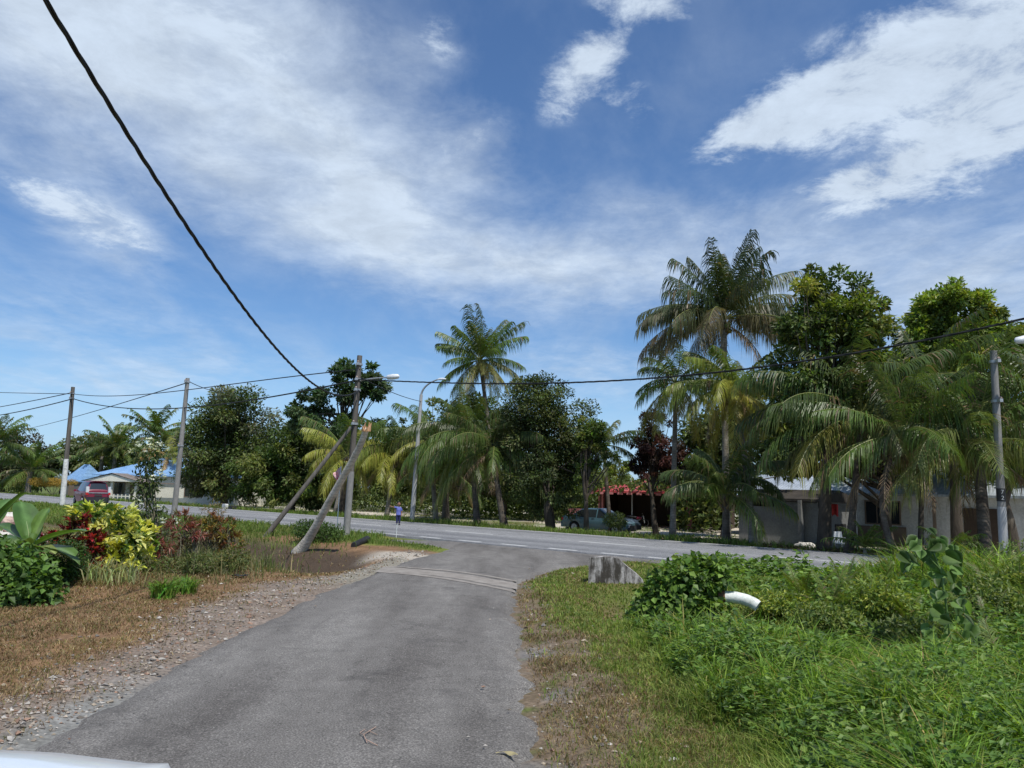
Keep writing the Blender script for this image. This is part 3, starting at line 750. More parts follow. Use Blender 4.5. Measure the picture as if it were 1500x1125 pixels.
# white village house on the right
def put(u, t):                              # ground point on the line at road distance t
    d_ = ray(u, 750); k_ = d_.x / d_.y; yy = t / (NY + NX * k_); return k_ * yy, yy
hx, hy = put(1236, 44.5)
th = thing('village_house', 'long low white plastered house with a zinc roof behind the palms on the right', 'house', (hx, hy, -.48), math.atan2(DY, DX))
MB().box(0, 21, 0, 7, 0, 2.75).build('wall', M['white_wall'], th)
roof_hip(21, 7, 2.75, 1.5, .55, 3, gable=True).build('roof', M['zinc_roof'], th)
for wx, ww_ in ((1.2, 1.7), (10.4, 2.6), (15.2, 1.7)): window(th, wx, 1.15, ww_, 1.15, bars=3)
MB().box(.6, 3.2, -.12, -.003, 0, 1.0).build('timber_panel', M['frame'], th)
MB().box(10.1, 13.4, -.10, -.003, 0, .95).build('low_brick_panel', M['brown_roof'], th)
d_ = MB().box(5.9, 7.9, -.06, -.003, 0, 2.1).build('door', M['dark_wood'], th)
MB().box(6.85, 6.91, -.09, -.06, .1, 2.0).build('door_frame', M['frame'], d_)
for px_ in (0, 4.6, 9.2, 13.8, 18.4): MB().box(px_, px_ + .14, -.50, -.36, 0, 2.6).build('verandah_post', M['frame'], th)
# grey outbuilding
hx, hy = put(1082, 35.8)
th = thing('outbuilding', 'grey block outbuilding with a sagging dark roof in deep shade behind a leaning palm', 'shed', (hx, hy, -.45), math.atan2(DY, DX))
m = MB(); m.box(0, 3.9, 0, .18, 0, 1.9); m.box(2.3, 3.9, -.05, -.003, 1.9, 2.15); m.box(0, .18, .19, 4, 0, 2.2); m.box(3.72, 3.9, .19, 4, 0, 2.2); m.box(0, 3.9, 4.01, 4.2, 0, 2.2)
m.build('wall', M['grey_wall'], th)
roof_hip(3.9, 4.2, 2.3, .45, .25, 1, gable=True).build('roof', M['dark_roof'], th)
MB().box(3.1, 3.25, -.35, -.06, 0, 2.25).build('pier', M['grey_wall'], th)
hx, hy = put(1090, 47)
th = thing('blue_roofed_barn', 'pale blue sheet roof glimpsed between trees above the grey outbuilding', 'shed', (hx, hy, -.45), math.atan2(DY, DX))
MB().box(0, 5.5, 0, 5, 0, 2.7).build('wall', M['dark_wood'], th)
roof_hip(5.5, 5, 2.75, 1.1, .7, 1, gable=True).build('roof', M['zinc_roof'], th)

# ------------------------------------------------------------------ vehicles
def car(name, label, cat, loc, rz, paint, L, W, top, belt, glass_side, glass_top, wheels, wr=.31, rear='hatch', group=None):
    th = thing(name, label, cat, loc, rz, group)
    xs = np.unique(np.round(np.concatenate([np.linspace(-L / 2, L / 2, 57), [g for ab in glass_side for g in ab], [g for ab in glass_top for g in ab]]), 4))
    tx, tz = zip(*top); bx_, bz_ = zip(*belt); nP = 9
    rows = []
    for x_ in xs:
        zt = float(np.interp(x_, tx, tz)); zb = min(float(np.interp(x_, bx_, bz_)), zt - .03)
        e = (abs(x_) / (L / 2)); hw = W / 2 * (1 - .13 * e ** 5 - .03 * e ** 2)
        sill = .22 + .10 * e ** 6
        for xw in wheels:
            d = (wr + .06) ** 2 - (x_ - xw) ** 2
            if d > 0: sill = max(sill, wr + math.sqrt(d) * .92)
        gh = max(0, zt - zb)
        rw = hw * .97 - gh * .34
        z2 = max(sill + .02, .45); z3 = max(z2 + .01, zb - .12)
        half = [(hw * .93, sill), (hw, z2), (hw * 1.0, z3), (hw * .975, zb), (rw, zt - min(.05, gh * .2)), (rw - .07, zt - .008), (rw * .5, zt + .018), (0, zt + .026)]
        rows.append([(x_, a, b) for a, b in half] + [(x_, -a, b) for a, b in half[-2::-1]])
    K = len(rows[0]); v = np.array(rows).reshape(-1, 3); body = []; gs = []; gt = []; roofs = []
    for i in range(len(xs) - 1):
        xm = (xs[i] + xs[i + 1]) / 2
        for j in range(K - 1):
            f = (i * K + j, i * K + j + 1, (i + 1) * K + j + 1, (i + 1) * K + j)
            if j in (3, K - 5) and any(a < xm < b for a, b in glass_side): gs.append(f)
            elif 4 < j < K - 6 and any(a < xm < b for a, b in glass_top): gt.append(f)
            else: body.append(f)
    m = MB(); m.add(v, body); n0 = 0; n1 = (len(xs) - 1) * K
    m.poly(v[:K][::-1]); m.poly(v[n1:n1 + K]); b = m.build('body', paint, th, True)
    b.data.polygons.foreach_set('use_smooth', [len(p.vertices) == 4 for p in b.data.polygons])
    gl = MB(); gl.add(v, gs); gl.build('side_window', M['glass'], th, True)
    gl = MB(); gl.add(v, gt); gl.build('windscreen', M['glass'], th, True)
    MB().box(-L / 2 + .25, L / 2 - .25, -W / 2 + .12, W / 2 - .12, .16, .40).build('underbody', M['trim'], th)
    for s_ in (1, -1):
        for xw in wheels:
            t = MB(); yo = s_ * (W / 2 - .015); yi = s_ * (W / 2 - .21)
            t.tube([(xw, yi, wr), (xw, yi + s_ * .02, wr), (xw, yo - s_ * .03, wr), (xw, yo, wr)], [wr * .9, wr, wr, wr * .93], 24)
            wh = t.build('wheel', M['rubber'], th)
            rr_ = MB(); rr_.tube([(xw, yo + s_ * .002, wr), (xw, yo + s_ * .006, wr)], wr * .62, 20)
            for a in range(5):
                q = a * 2 * math.pi / 5; rr_.tube([(xw, yo + s_ * .01, wr), (xw + math.cos(q) * wr * .6, yo + s_ * .014, wr + math.sin(q) * wr * .6)], .03, 5)
            rr_.build('rim', M['rim'], wh)
    # trim: bumpers, lamps, plates, mirrors, handles
    for s_ in (1, -1):
        MB().box(-.0 + L * .18, L * .18 + .16, s_ * (W / 2) + (0 if s_ > 0 else -.17), s_ * (W / 2) + (.17 if s_ > 0 else 0), .95, 1.09).build('mirror', paint, th)
    for xh in (-.15, -1.0):
        for s_ in (1, -1): MB().box(xh, xh + .17, s_ * (W / 2 + .002) - .012, s_ * (W / 2 + .002) + .012, .80, .83).build('door_handle', M['trim'], th)
    zt_r = float(np.interp(-L / 2, tx, tz)); zt_f = float(np.interp(L / 2, tx, tz))
    MB().box(-L / 2 - .07, -L / 2 + .10, -W / 2 * .86, W / 2 * .86, .26, .60).build('rear_bumper', M['trim'] if rear == 'mpv' else paint, th)
    MB().box(L / 2 - .12, L / 2 + .06, -W / 2 * .84, W / 2 * .84, .26, .52).build('front_bumper', M['trim'], th)
    MB().box(-L / 2 - .085, -L / 2 - .072, -.25, .25, .42 if rear != 'mpv' else .66, .54 if rear != 'mpv' else .78).build('number_plate', M['plate'], th)
    for s_ in (1, -1):
        y0, y1 = sorted((s_ * W * .30, s_ * W * .425))
        MB().box(L / 2 - .10, L / 2 + .012, y0, y1, zt_f - .20, zt_f - .04).build('headlight', M['lens'], th)
        if rear == 'mpv':
            y0, y1 = sorted((s_ * W * .36, s_ * W * .47)); MB().box(-L / 2 - .02, -L / 2 + .22, y0, y1, .92, 1.34).build('tail_light', M['lens'], th)
            MB().box(-L / 2 - .025, -L / 2 + .2, y0, y1, .74, .915).build('tail_light', M['tail'], th)
        else:
            y0, y1 = sorted((s_ * W * .27, s_ * W * .44)); MB().box(-L / 2 - .015, -L / 2 + .1, y0, y1, .68, .82).build('tail_light', M['tail'], th)
    return th, v
RZL = math.atan2(-DY, -DX)
gx0, gy0 = put(131, 21.4)
mp_, _ = car('family_car', 'maroon five door family car driving away on the main road behind the leftmost pole', 'car', (gx0, gy0, .05), RZL - R(7), M['maroon'], 4.25, 1.72,
    [(-2.125, 1.05), (-2.10, 1.10), (-1.85, 1.62), (-1.6, 1.70), (-.3, 1.72), (.4, 1.66), (1.15, 1.12), (1.3, 1.06), (1.95, .92), (2.125, .72)],
    [(-2.2, .98), (2.2, .98)], [(-1.75, -1.2), (-1.12, -.32), (-.24, .55)], [(.5, 1.12), (-2.09, -1.88)], (-1.3, 1.33), .32, 'mpv')
MB().box(-2.0, -1.62, -.62, .62, 1.715, 1.75).build('spoiler', M['maroon'], mp_)
MB().box(-2.16, -2.13, -.66, .66, .86, .93).build('chrome_strip', M['rim'], mp_)
gx0, gy0 = put(880, 37.5)
car('parked_sedan', 'teal blue older saloon parked on the grass in front of the red roofed workshop', 'car', (gx0, gy0, -.42), math.atan2(DY, DX) + R(8), M['teal'], 4.45, 1.70,
    [(-2.225, .86), (-2.15, .95), (-1.55, 1.0), (-.95, 1.36), (-.5, 1.40), (.25, 1.40), (1.05, .96), (1.2, .93), (2.0, .82), (2.225, .62)],
    [(-2.3, .90), (2.3, .86)], [(-1.15, -.62), (-.55, .12), (.18, .70)], [(.3, 1.0), (-1.5, -.98)], (-1.32, 1.35), .30, 'sedan')
car('parked_car', 'white car beside the camera, only its bonnet edge showing at the bottom left', 'car', (-1.86, .64, .0), R(90), M['white_car'], 4.5, 1.76,
    [(-2.25, .9), (-2.2, 1.0), (-1.8, 1.05), (-1.2, 1.36), (-.6, 1.45), (.2, 1.42), (1.05, 1.0), (1.3, .97), (1.9, .925), (2.1, .875), (2.2, .80), (2.25, .68)],
    [(-2.3, .96), (2.3, .90)], [(-1.3, -.7), (-.62, .1), (.17, .80)], [(.3, 1.02), (-1.7, -1.25)], (-1.35, 1.4), .32, 'sedan')

# ------------------------------------------------------------------ poles and cables
def pole(name, label, base, top, r0, r1, mat, white=0, group='roadside utility poles', cat='utility pole', n=14):
    b = np.array(tuple(base)); th = thing(name, label, cat, b, 0, group); rel = np.array(tuple(top)) - b
    s = np.linspace(0, 1, 9)[:, None]
    MB().tube(rel * s, r0 + (r1 - r0) * s[:, 0], n).build('shaft', M[mat], th, True)
    if white:
        f = white; s = np.linspace(.002, f, 5)[:, None]
        MB().tube(rel * s, r0 + (r1 - r0) * s[:, 0] + .006, n).build('painted_base', M['white_paint'], th, True)
    return th, rel
def on(u, t, z=None):
    x_, y_ = put(u, t); return Vector((x_, y_, h1(x_, y_) - .1 if z is None else z))
def hardware(th, rel, zs, r=.14):
    for z in zs:
        c = rel * (z / rel[2]); m = MB(); m.tube([c - (0, 0, .04), c + (0, 0, .04)], r, 12); m.box(c[0] - .05, c[0] + .05, c[1] - r - .14, c[1] - r + .02, z - .05, z + .05); m.build('clamp', M['metal'], th)
        m = MB(); m.tube([(c[0], c[1] - r - .1, z + .02), (c[0], c[1] - r - .1, z + .08), (c[0], c[1] - r - .1, z + .12)], [.03, .05, .02], 8); m.build('insulator', M['insulator'], th)
b1 = on(90, 18.0); t1 = P(107, 567, b1.y + .2)
th, rel = pole('utility_pole', 'leftmost grey pole, whitewashed at its foot, standing in front of the maroon car', b1, t1, .17, .12, 'wood_pole', .40); hardware(th, rel, [rel[2] - .45, rel[2] - .8], .15)
p1y = b1.y
b2 = on(255, 17.6); t2 = P(275, 554, b2.y + .1)
th, rel = pole('utility_pole', 'pale leaning pole standing in front of the bungalow and the bushy tree', b2, t2, .145, .10, 'concrete_pole', 0); hardware(th, rel, [rel[2] - .2, rel[2] * .52], .15)
b3 = on(509, 17.4); t3 = P(527, 521, b3.y + .1)
th, rel = pole('utility_pole', 'tall dark pole with a white lamp and a slanting prop, behind the sawn palm trunk', b3, t3, .125, .098, 'wood_pole', 0); hardware(th, rel, [rel[2] - .35, rel[2] - .95, rel[2] - 1.35, rel[2] * .62], .14)
s_ = np.linspace(.003, .36, 5)[:, None]; MB().tube(rel * s_, .125 - .027 * s_[:, 0] + .006, 14).build('painted_base', M['concrete_pole'], th, True)
lp = np.array(tuple(P(566, 553, b3.y - .3))) - np.array(tuple(b3)); c = rel * ((rel[2] - 1.0) / rel[2])
arm = MB().tube(bez(c, (c + lp) / 2 + np.array([0, 0, .05]), lp, 8), .028, 8).build('lamp_arm', M['metal'], th, True)
lq = np.array(tuple(P(585, 551, b3.y - .45))) - np.array(tuple(b3))
MB().tube([lp, lp + (lq - lp) * .1, lp + (lq - lp) * .5, lq - (lq - lp) * .1, lq], [.03, .09, .11, .09, .03], 10).build('lamp_head', M['lamp_white'], th, True)
B3 = b3
pb = G(376, 803, -.45); pt = Vector(B3) + Vector(rel * .60) + Vector((-.10, -.12, 0))
pole('prop_pole', 'dark slanting prop pole rising from the ditch to brace the tall pole', pb, pt, .10, .065, 'wood_pole', 0, None, 'prop pole')
# far street lamp with a bowed arm
b4 = on(604, 28.7); t4 = P(617, 578, b4.y)
th, rel = pole('street_lamp', 'slim grey street lamp post with a bowed arm standing before the palms', b4, t4, .14, .09, 'lamp_concrete', 0, 'street lamps', 'street lamp')
e4 = np.array(tuple(P(641, 556, b4.y - .4))) - np.array(tuple(b4))
MB().tube(bez(rel, rel + np.array([.1, 0, .6]), e4, 10), np.linspace(.06, .04, 10), 8).build('lamp_arm', M['metal'], th, True)
MB().tube([e4, e4 + (.08, 0, .03), e4 + (.3, -.05, .04), e4 + (.5, -.06, .03)], [.03, .06, .07, .03], 10).build('lamp_head', M['lamp_white'], th, True)
b5 = on(1467, 27.75); t5 = P(1455, 514, b5.y)
th, rel = pole('utility_pole', 'dark grey pole with numbered band beside the palms at the far right', b5, t5, .125, .10, 'concrete_pole', 0)
s_ = np.linspace(.003, .28, 5)[:, None]; MB().tube(rel * s_, .125 - .025 * s_[:, 0] + .006, 14).build('painted_base', M['lamp_concrete'], th, True); hardware(th, rel, [rel[2] - .35, rel[2] - 1.6], .14)
def text(parent, body, loc, rot, size, mat, name):
    cu = bpy.data.curves.new(name, 'FONT'); cu.body = body; cu.size = size; cu.extrude = .002; cu.align_x = 'CENTER'
    o = bpy.data.objects.new(name, cu); COL.objects.link(o)
    dg = bpy.context.evaluated_depsgraph_get(); me = bpy.data.meshes.new_from_object(o.evaluated_get(dg))
    bpy.data.objects.remove(o); o2 = bpy.data.objects.new(name, me); COL.objects.link(o2); me.materials.clear(); me.materials.append(mat)
    o2.parent = parent; o2.location = loc; o2.rotation_euler = rot; return o2
cc_ = rel * .33; MB().tube([cc_ - (0, 0, .17), cc_ + (0, 0, .22)], .128, 16).build('number_band', M['black_plastic'], th, True)
for i, (ch, dz) in enumerate((('7', .06), ('2', -.12))):
    text(th, ch, (cc_[0] - .055, cc_[1] - .165, cc_[2] + dz), (R(90), 0, R(-32)), .17, M['white_paint'], 'digit')
# lamp whose post stands outside the frame on the right
b6 = on(1585, 28.6); t6 = P(1580, 470, b6.y)
th, rel = pole('street_lamp', 'street lamp with a pale head reaching into the frame at the right edge', b6, t6, .15, .10, 'concrete_pole', 0, 'street lamps', 'street lamp')
e6 = np.array(tuple(P(1512, 496, b6.y - .3))) - np.array(tuple(b6)); e7 = np.array(tuple(P(1487, 499, b6.y - .4))) - np.array(tuple(b6))
MB().tube(bez(rel, (rel + e6) / 2 + np.array([0, 0, .3]), e6, 8), .045, 8).build('lamp_arm', M['metal'], th, True)
MB().tube([e6, e6 + (e7 - e6) * .15, (e6 + e7) / 2, e7 * .9 + e6 * .1, e7], [.04, .10, .13, .1, .03], 10).build('lamp_head', M['lamp_white'], th, True)
def cable(label, A, B, pts, r, name='power_cable', group='overhead cables', twist=False):
    A = Vector(A); B = Vector(B); n = (B - A).cross(Vector((0, 0, 1))).normalized(); O = Vector((0, 0, EYE)); W = [A]
    for (u, v) in pts:
        d = ray(u, v); W.append(O + d * ((A - O).dot(n) / d.dot(n)))
    W.append(B); W.sort(key=lambda p: (p - A).to_2d().length)
    L = np.array([(p - A).to_2d().length for p in W]); Z = np.array([p.z for p in W])
    co = np.polyfit(L, Z, min(3, len(W) - 1)); s = np.linspace(0, L[-1], 60); hd = np.array((B - A).to_2d().normalized())
    z = np.polyval(co, s); z += (Z[0] - z[0]) * (1 - s / L[-1]) + (Z[-1] - z[-1]) * s / L[-1]
    pth = np.stack([A.x + hd[0] * s, A.y + hd[1] * s, z], -1)
    m = MB()
    if twist:
        K = 420; q = np.linspace(0, L[-1], K); pp = np.stack([np.interp(q, s, pth[:, i]) for i in range(3)], -1)
        S = np.array([-hd[1], hd[0], 0])
        for ph in range(3):
            a = q * 5.0 + ph * 2.094
            m.tube(pp + np.cos(a)[:, None] * S * r * .55 + np.sin(a)[:, None] * np.array([0, 0, r * .55]), r * .55, 5, None, False)
    else: m.tube(pth, r, 6)
    return tag(m.build(name, M['cable'], None, True), label, 'cable', group)
def off(b, u, v, yy): return P(u, v, yy)
w3 = P(526, 572, b3.y - .2)
cable('thick twisted black cable sweeping down from the top left corner to the tall dark pole', P(58, -14, 6.3), w3, [(130, 100), (200, 215), (300, 370), (400, 505), (462, 564)], .026, twist=True)
w3b = P(527, 556, b3.y - .2); w7x, w7y = put(1640, 17.4); w7 = P(1640, 432, w7y)
cable('black cable crossing the sky from the tall dark pole to the right edge', w3b, w7, [(600, 557), (700, 561), (850, 560), (1000, 551), (1100, 540), (1200, 523), (1350, 496), (1500, 468)], .024, twist=True)
w1 = P(107, 584, b1.y - .2)
cable('lower sagging cable strung between the leftmost pole and the tall dark pole', w1, w3b, [(180, 596), (275, 598), (400, 579), (470, 565)], .030)
cable('thin upper cable running from the leftmost pole to the top of the tall dark pole', P(107, 577, b1.y - .2), P(527, 541, b3.y), [(275, 571), (400, 555)], .022)
w0x, w0y = put(-140, 18.0)
cable('sagging cable going left from the leftmost pole, lowest of three', w1, P(-140, 612, w0y), [(0, 608)], .034)
cable('slack thin wire going left from the leftmost pole, between the other two', P(106, 575, b1.y - .1), P(-140, 612, w0y + 20), [(0, 596)], .03)
cable('almost level thin wire going left from the leftmost pole', P(107, 577, b1.y - .2), P(-140, 570, w0y), [(0, 575)], .024)
cable('thin wire slanting from the pale leaning pole down to the far left', P(273, 561, b2.y), P(30, 630, 118), [(180, 590)], .026)
cable('short wire from the pale leaning pole to the bushy tree', P(275, 558, b2.y), P(330, 575, 62), [(300, 569)], .02)
cable('thin service wire from the tall dark pole to the slim lamp post', P(529, 553, b3.y), P(617, 588, b4.y), [(580, 577)], .016)

# ------------------------------------------------------------------ things about the junction
# sawn palm trunk
b = G(436, 812, -.35); top = P(534, 632, 22.6); md = P(500, 690, 22.2)
th = thing('sawn_palm_trunk', 'bare leaning palm trunk, sawn and splintered at the top, in front of the tall pole', 'tree trunk', b)
bb = np.array(tuple(b)); K = 26; s = np.linspace(0, 1, K)
q = bez((0, 0, 0), np.array(tuple(md)) * 2 - bb * 1 - (np.array(tuple(top)) + bb) / 2 - 0, np.array(tuple(top)) - bb, K)
kp = [(436, 809), (459, 777), (476, 747), (498, 707), (519, 668), (530, 649), (536, 629)]; kd = np.array([0] + [float(k_) for k_ in np.cumsum([math.hypot(kp[i + 1][0] - kp[i][0], kp[i + 1][1] - kp[i][1]) for i in range(6)])])
kk = np.array([np.array(tuple(P(kp[i][0], kp[i][1], b.y + (22.6 - b.y) * kd[i] / kd[-1]))) - bb for i in range(7)]); kk[0] = (0, 0, 0)
q = np.stack([np.polyval(np.polyfit(kd, kk[:, j], 4), s * kd[-1]) for j in range(3)], -1)
rr = .130 * (1 - .30 * s) * (1 + .8 * np.exp(-s * 12)) * (1 + .025 * np.sin(s * 95))
MB().tube(q, rr, 14).build('trunk', M['cut_trunk'], th, True)
m = MB()
for i in range(9):
    a = i * .7; p_ = q[-1] + np.array([math.cos(a) * .09, math.sin(a) * .09, -.05]); m.tube([p_, p_ + np.array([rng.normal(.05, .05), rng.normal(0, .05), rng.uniform(.1, .30)])], [.05, .008], 5)
m.build('splinters', M['split_wood'], th)
m = MB()
for i in range(14):
    a = i * 2.4; r_ = rng.uniform(.2, .5); m.tube([(math.cos(a) * .12, math.sin(a) * .12, .12), (math.cos(a) * r_, math.sin(a) * r_, -.12)], [.05, .02], 5)
m.build('root_mass', M['bark'], th)
# culvert headwall
g = G(862, 855); g2 = G(938, 858)
th = thing('culvert_headwall', 'stained white concrete headwall with a sloping shoulder at the edge of the lane', 'headwall', (g.x, g.y, -.12), math.atan2(g2.y - g.y, g2.x - g.x) - .02)
ol = [(0, -.3), (1.12, -.3), (1.10, .22), (.98, .34), (.80, .47), (.60, .63), (.48, .665), (.30, .665), (0, .635)]
mo = MB().prism(ol, 0, .24).build('wall', M['headwall'], th)
bv = mo.modifiers.new('bevel', 'BEVEL'); bv.width = .02; bv.segments = 2
# white pipe
a = P(1056, 874, 12.6); bq = P(1092, 874, 12.5); cq = P(1110, 888, 12.4)
th = thing('drain_pipe', 'short white drain pipe sticking out of the creeper covered bush', 'pipe', a)
A = np.array(tuple(a)); pth = bez((0, 0, 0), np.array(tuple(bq)) - A, np.array(tuple(cq)) - A, 12)
m = MB(); rw_ = 1 + .03 * np.sin(np.arange(12) * 2.1); m.tube(pth, .092 * rw_, 20, None, False); m.tube(pth[::-1], .08 * rw_, 20, None, False)
f = MB(); m.build('pipe', M['pipe'], th, True)
MB().tube([pth[0] - (pth[2] - pth[1]) * .6, pth[0], pth[1]], [.09, .098, .098], 18).build('collar', M['rust'], th, True)
# black pipe by the ditch
a = G(518, 805, -.12); bq = G(538, 795, .0)
m = MB(); K = 40; s = np.linspace(0, 1, K)[:, None]; A = np.array(tuple(a)) + (0, 0, .12); Bv = np.array(tuple(bq)) + (0, 0, .12)
m.tube(A + (Bv - A) * s, .10 + .011 * np.sign(np.sin(s[:, 0] * 90)), 12)
o = m.build('corrugated_pipe', M['black_plastic'], None, True); tag(o, 'short black corrugated pipe lying on the dark soil by the ditch', 'pipe')
# flags
def flag(label, base, h, fw, fh, mat, mat2, group='roadside flags'):
    th = thing('flag', label, 'flag', base, 0, group)
    MB().tube([(0, 0, 0), (.02, 0, h)], .016, 8).build('flag_pole', M['lamp_white'], th, True)
    def cloth(z0, z1, mt, nm, wdt):
        nx_, nz = 9, 9; v = []
        for j in range(nz):
            f_ = j / (nz - 1); z = z1 + (z0 - z1) * f_
            for i in range(nx_):
                e = i / (nx_ - 1); xx = -e * wdt * (1 - .45 * f_ if nm == 'cloth' else .6)
                v.append((xx * (.75 + .3 * math.sin(f_ * 5 + 1)) + .02, .10 * math.sin(e * 11 + f_ * 3) * (.3 + e), z - .45 * e * (z1 - z0)))
        m = MB(); m.add(v, [(j * nx_ + i, j * nx_ + i + 1, (j + 1) * nx_ + i + 1, (j + 1) * nx_ + i) for j in range(nz - 1) for i in range(nx_ - 1)])
        o = m.build(nm, M[mt], th, True); sd_ = o.modifiers.new('thickness', 'SOLIDIFY'); sd_.thickness = .004; return o
    cloth(h - fh, h, mat, 'cloth', fw); cloth(h - fh * 1.05, h - fh * .55, mat2, 'hem', fw * .7)
    return th
# child standing on the road
pc = G(583, 769, .05)
th = thing('person', 'child in blue shirt and navy trousers standing on the main road, one arm out', 'person', pc, R(20))
def blend(m, name, mat, vox, parent):
    o = m.build(name, mat, parent, True); r_ = o.modifiers.new('remesh', 'REMESH'); r_.mode = 'VOXEL'; r_.voxel_size = vox; r_.use_smooth_shade = True
    s_2 = o.modifiers.new('smooth', 'SMOOTH'); s_2.factor = .5; s_2.iterations = 4; return o
def ell(m, c, r, n=12):
    zs = np.linspace(-1, 1, 9); zs[0] = -.98; zs[-1] = .98
    v = []; f = []
    for a_, z_ in enumerate(zs):
        q_ = math.sqrt(1 - z_ * z_)
        for b_ in range(n): w_ = b_ * 2 * math.pi / n; v.append((c[0] + r[0] * q_ * math.cos(w_), c[1] + r[1] * q_ * math.sin(w_), c[2] + r[2] * z_))
    for a_ in range(8):
        for b_ in range(n): f.append((a_ * n + b_, a_ * n + (b_ + 1) % n, (a_ + 1) * n + (b_ + 1) % n, (a_ + 1) * n + b_))
    m.add(v, f); m.poly(v[:n][::-1]); m.poly(v[-n:])
m = MB()                                    # local: -y faces the camera, the arm reaches to -x
ell(m, (0, 0, 1.03), (.075, .088, .10)); ell(m, (0, -.03, .985), (.055, .06, .05)); m.tube([(0, .01, .86), (0, 0, .97)], .038, 10)
m.tube([(0, -.085, 1.035), (0, -.105, 1.01), (0, -.088, 1.005)], [.008, .014, .01], 6)
for sx in (-1, 1): ell(m, (sx * .078, .005, 1.02), (.012, .02, .028), 8)
m.tube([(0, 0, .50), (0, .005, .62), (0, .01, .76), (0, .005, .87)], [.10, .09, .105, .06], 12)
def hand(m, c, d, s_):
    d = np.array(d, float); d /= np.linalg.norm(d); sd = np.cross(d, (0, 1, 0)); sd /= np.linalg.norm(sd); c = np.array(c, float)
    m.tube([c, c + d * .03, c + d * .055], [.016, .024, .022], 8)
    for q_, L_ in ((-.018, .036), (-.006, .043), (.006, .041), (.018, .032)): p_ = c + d * .05 + sd * q_; m.tube([p_, p_ + d * L_ * .6 + np.array([0, -.003, 0]), p_ + d * L_ + np.array([0, -.010, 0])], [.0065, .006, .005], 6)
    p_ = c + d * .015 + sd * .02 * s_; m.tube([p_, p_ + sd * .018 * s_ + d * .014, p_ + sd * .022 * s_ + d * .032], [.008, .007, .006], 6)
m.tube([(-.11, 0, .84), (-.25, -.02, .86), (-.385, -.05, .90)], [.032, .026, .018], 9); hand(m, (-.385, -.05, .90), (-1, -.1, .25), 1)
m.tube([(.11, 0, .84), (.15, .01, .68), (.145, -.04, .53)], [.032, .026, .018], 9); hand(m, (.145, -.04, .53), (0, -.15, -1), -1)
for sx in (-1, 1): m.tube([(sx * .05, 0, .52), (sx * .062, -.005, .30), (sx * .06, .01, .07)], [.062, .045, .03], 10); m.tube([(sx * .06, .03, .03), (sx * .062, -.05, .025), (sx * .065, -.11, .02)], [.03, .03, .018], 8)
blend(m, 'body', M['skin'], .008, th)
m = MB(); ell(m, (0, .012, 1.055), (.086, .096, .088)); blend(m, 'hair', M['hair'], .01, th).location = (0, .012, .012)
m = MB(); m.tube([(0, 0, .48), (0, .005, .62), (0, .01, .76), (0, .008, .86), (0, .008, .885)], [.125, .11, .125, .085, .055], 14)
m.tube([(-.08, 0, .84), (-.16, -.01, .855), (-.23, -.02, .86)], [.055, .047, .045], 10); m.tube([(.08, 0, .84), (.135, .005, .76), (.155, .01, .69)], [.055, .048, .045], 10); blend(m, 'shirt', M['shirt'], .009, th)
m = MB(); m.tube([(0, 0, .44), (0, 0, .54)], [.112, .115], 12)
for sx in (-1, 1): m.tube([(sx * .05, 0, .50), (sx * .062, -.005, .30), (sx * .06, .01, .09)], [.075, .058, .048], 10)
blend(m, 'trousers', M['trousers'], .009, th)
for sx in (-1, 1):
    m = MB(); m.tube([(sx * .06, .045, .028), (sx * .062, -.04, .026), (sx * .066, -.118, .022)], [.034, .036, .026], 9); m.build('shoe', M['black_plastic'], th, True)
    m = MB(); ell(m, (sx * .03, -.083, 1.03), (.010, .006, .006), 8); m.build('eye', M['hair'], th, True)
m = MB(); m.tube([(-.022, -.088, .975), (0, -.092, .972), (.022, -.088, .975)], .004, 5); m.build('mouth', M['rust'], th, True)
x_, y_ = put(582, 18.6); m = MB(); m.tube([(0, 0, -.1), (.01, 0, .55)], .012, 7); o = m.build('marker_stake', M['lamp_white'], None, True); o.location = (x_, y_, h1(x_, y_)); tag(o, 'thin white stake in the verge grass just below the child on the road', 'stake')
flag('small pink and white flag hanging beside the sawn palm trunk', on(495, 17.9), 2.75, .27, .62, 'white_cloth', 'red_cloth')
# far marker, boxes and yard things
x_, y_ = put(329, 27.9); th = thing('road_marker', 'small white concrete block standing on the far road edge', 'marker', (x_, y_, 0), RZL)
MB().prism([(-.26, -.1), (.26, -.1), (.26, .33), (.2, .38), (-.2, .38), (-.26, .33)], -.12, .12).build('block', M['white_wall'], th)
x_, y_ = put(340, 27.9); th = thing('dark_box', 'dark box lying beside the white concrete block on the far road edge', 'box', (x_, y_, 0), RZL)  # plain dark box with a lid
MB().prism([(-.3, -.1), (.3, -.1), (.25, .25), (-.25, .25)], -.2, .2).build('body', M['black_plastic'], th); MB().box(-.2, .2, -.15, .15, .252, .28).build('lid', M['dark_wood'], th)
x_, y_ = put(1219, 37.5); th = thing('hung_cloth', 'bright red cloth hanging on a short line behind the big dark tree trunk', 'cloth', (x_, y_, -.4), RZL)
m = MB(); v = []
for j in range(7):
    for i in range(9): v.append((i * .06 - .28, .05 * math.sin(i * 1.7), 2.05 - j * .09 - (.05 * math.cos(i * 1.1)) * (1 if j > 4 else .2)))
m.add(v, [(j * 9 + i, j * 9 + i + 1, (j + 1) * 9 + i + 1, (j + 1) * 9 + i) for j in range(6) for i in range(8)]); m.build('cloth', M['red_cloth'], th, True)
m = MB(); m.tube([(-1.1, 0, 0), (-1.1, 0, 2.1)], .03, 6); m.tube([(1.1, 0, 0), (1.1, 0, 2.1)], .03, 6); m.tube([(-1.1, 0, 2.06), (1.1, 0, 2.06)], .006, 5); m.build('line_posts', M['metal'], th)
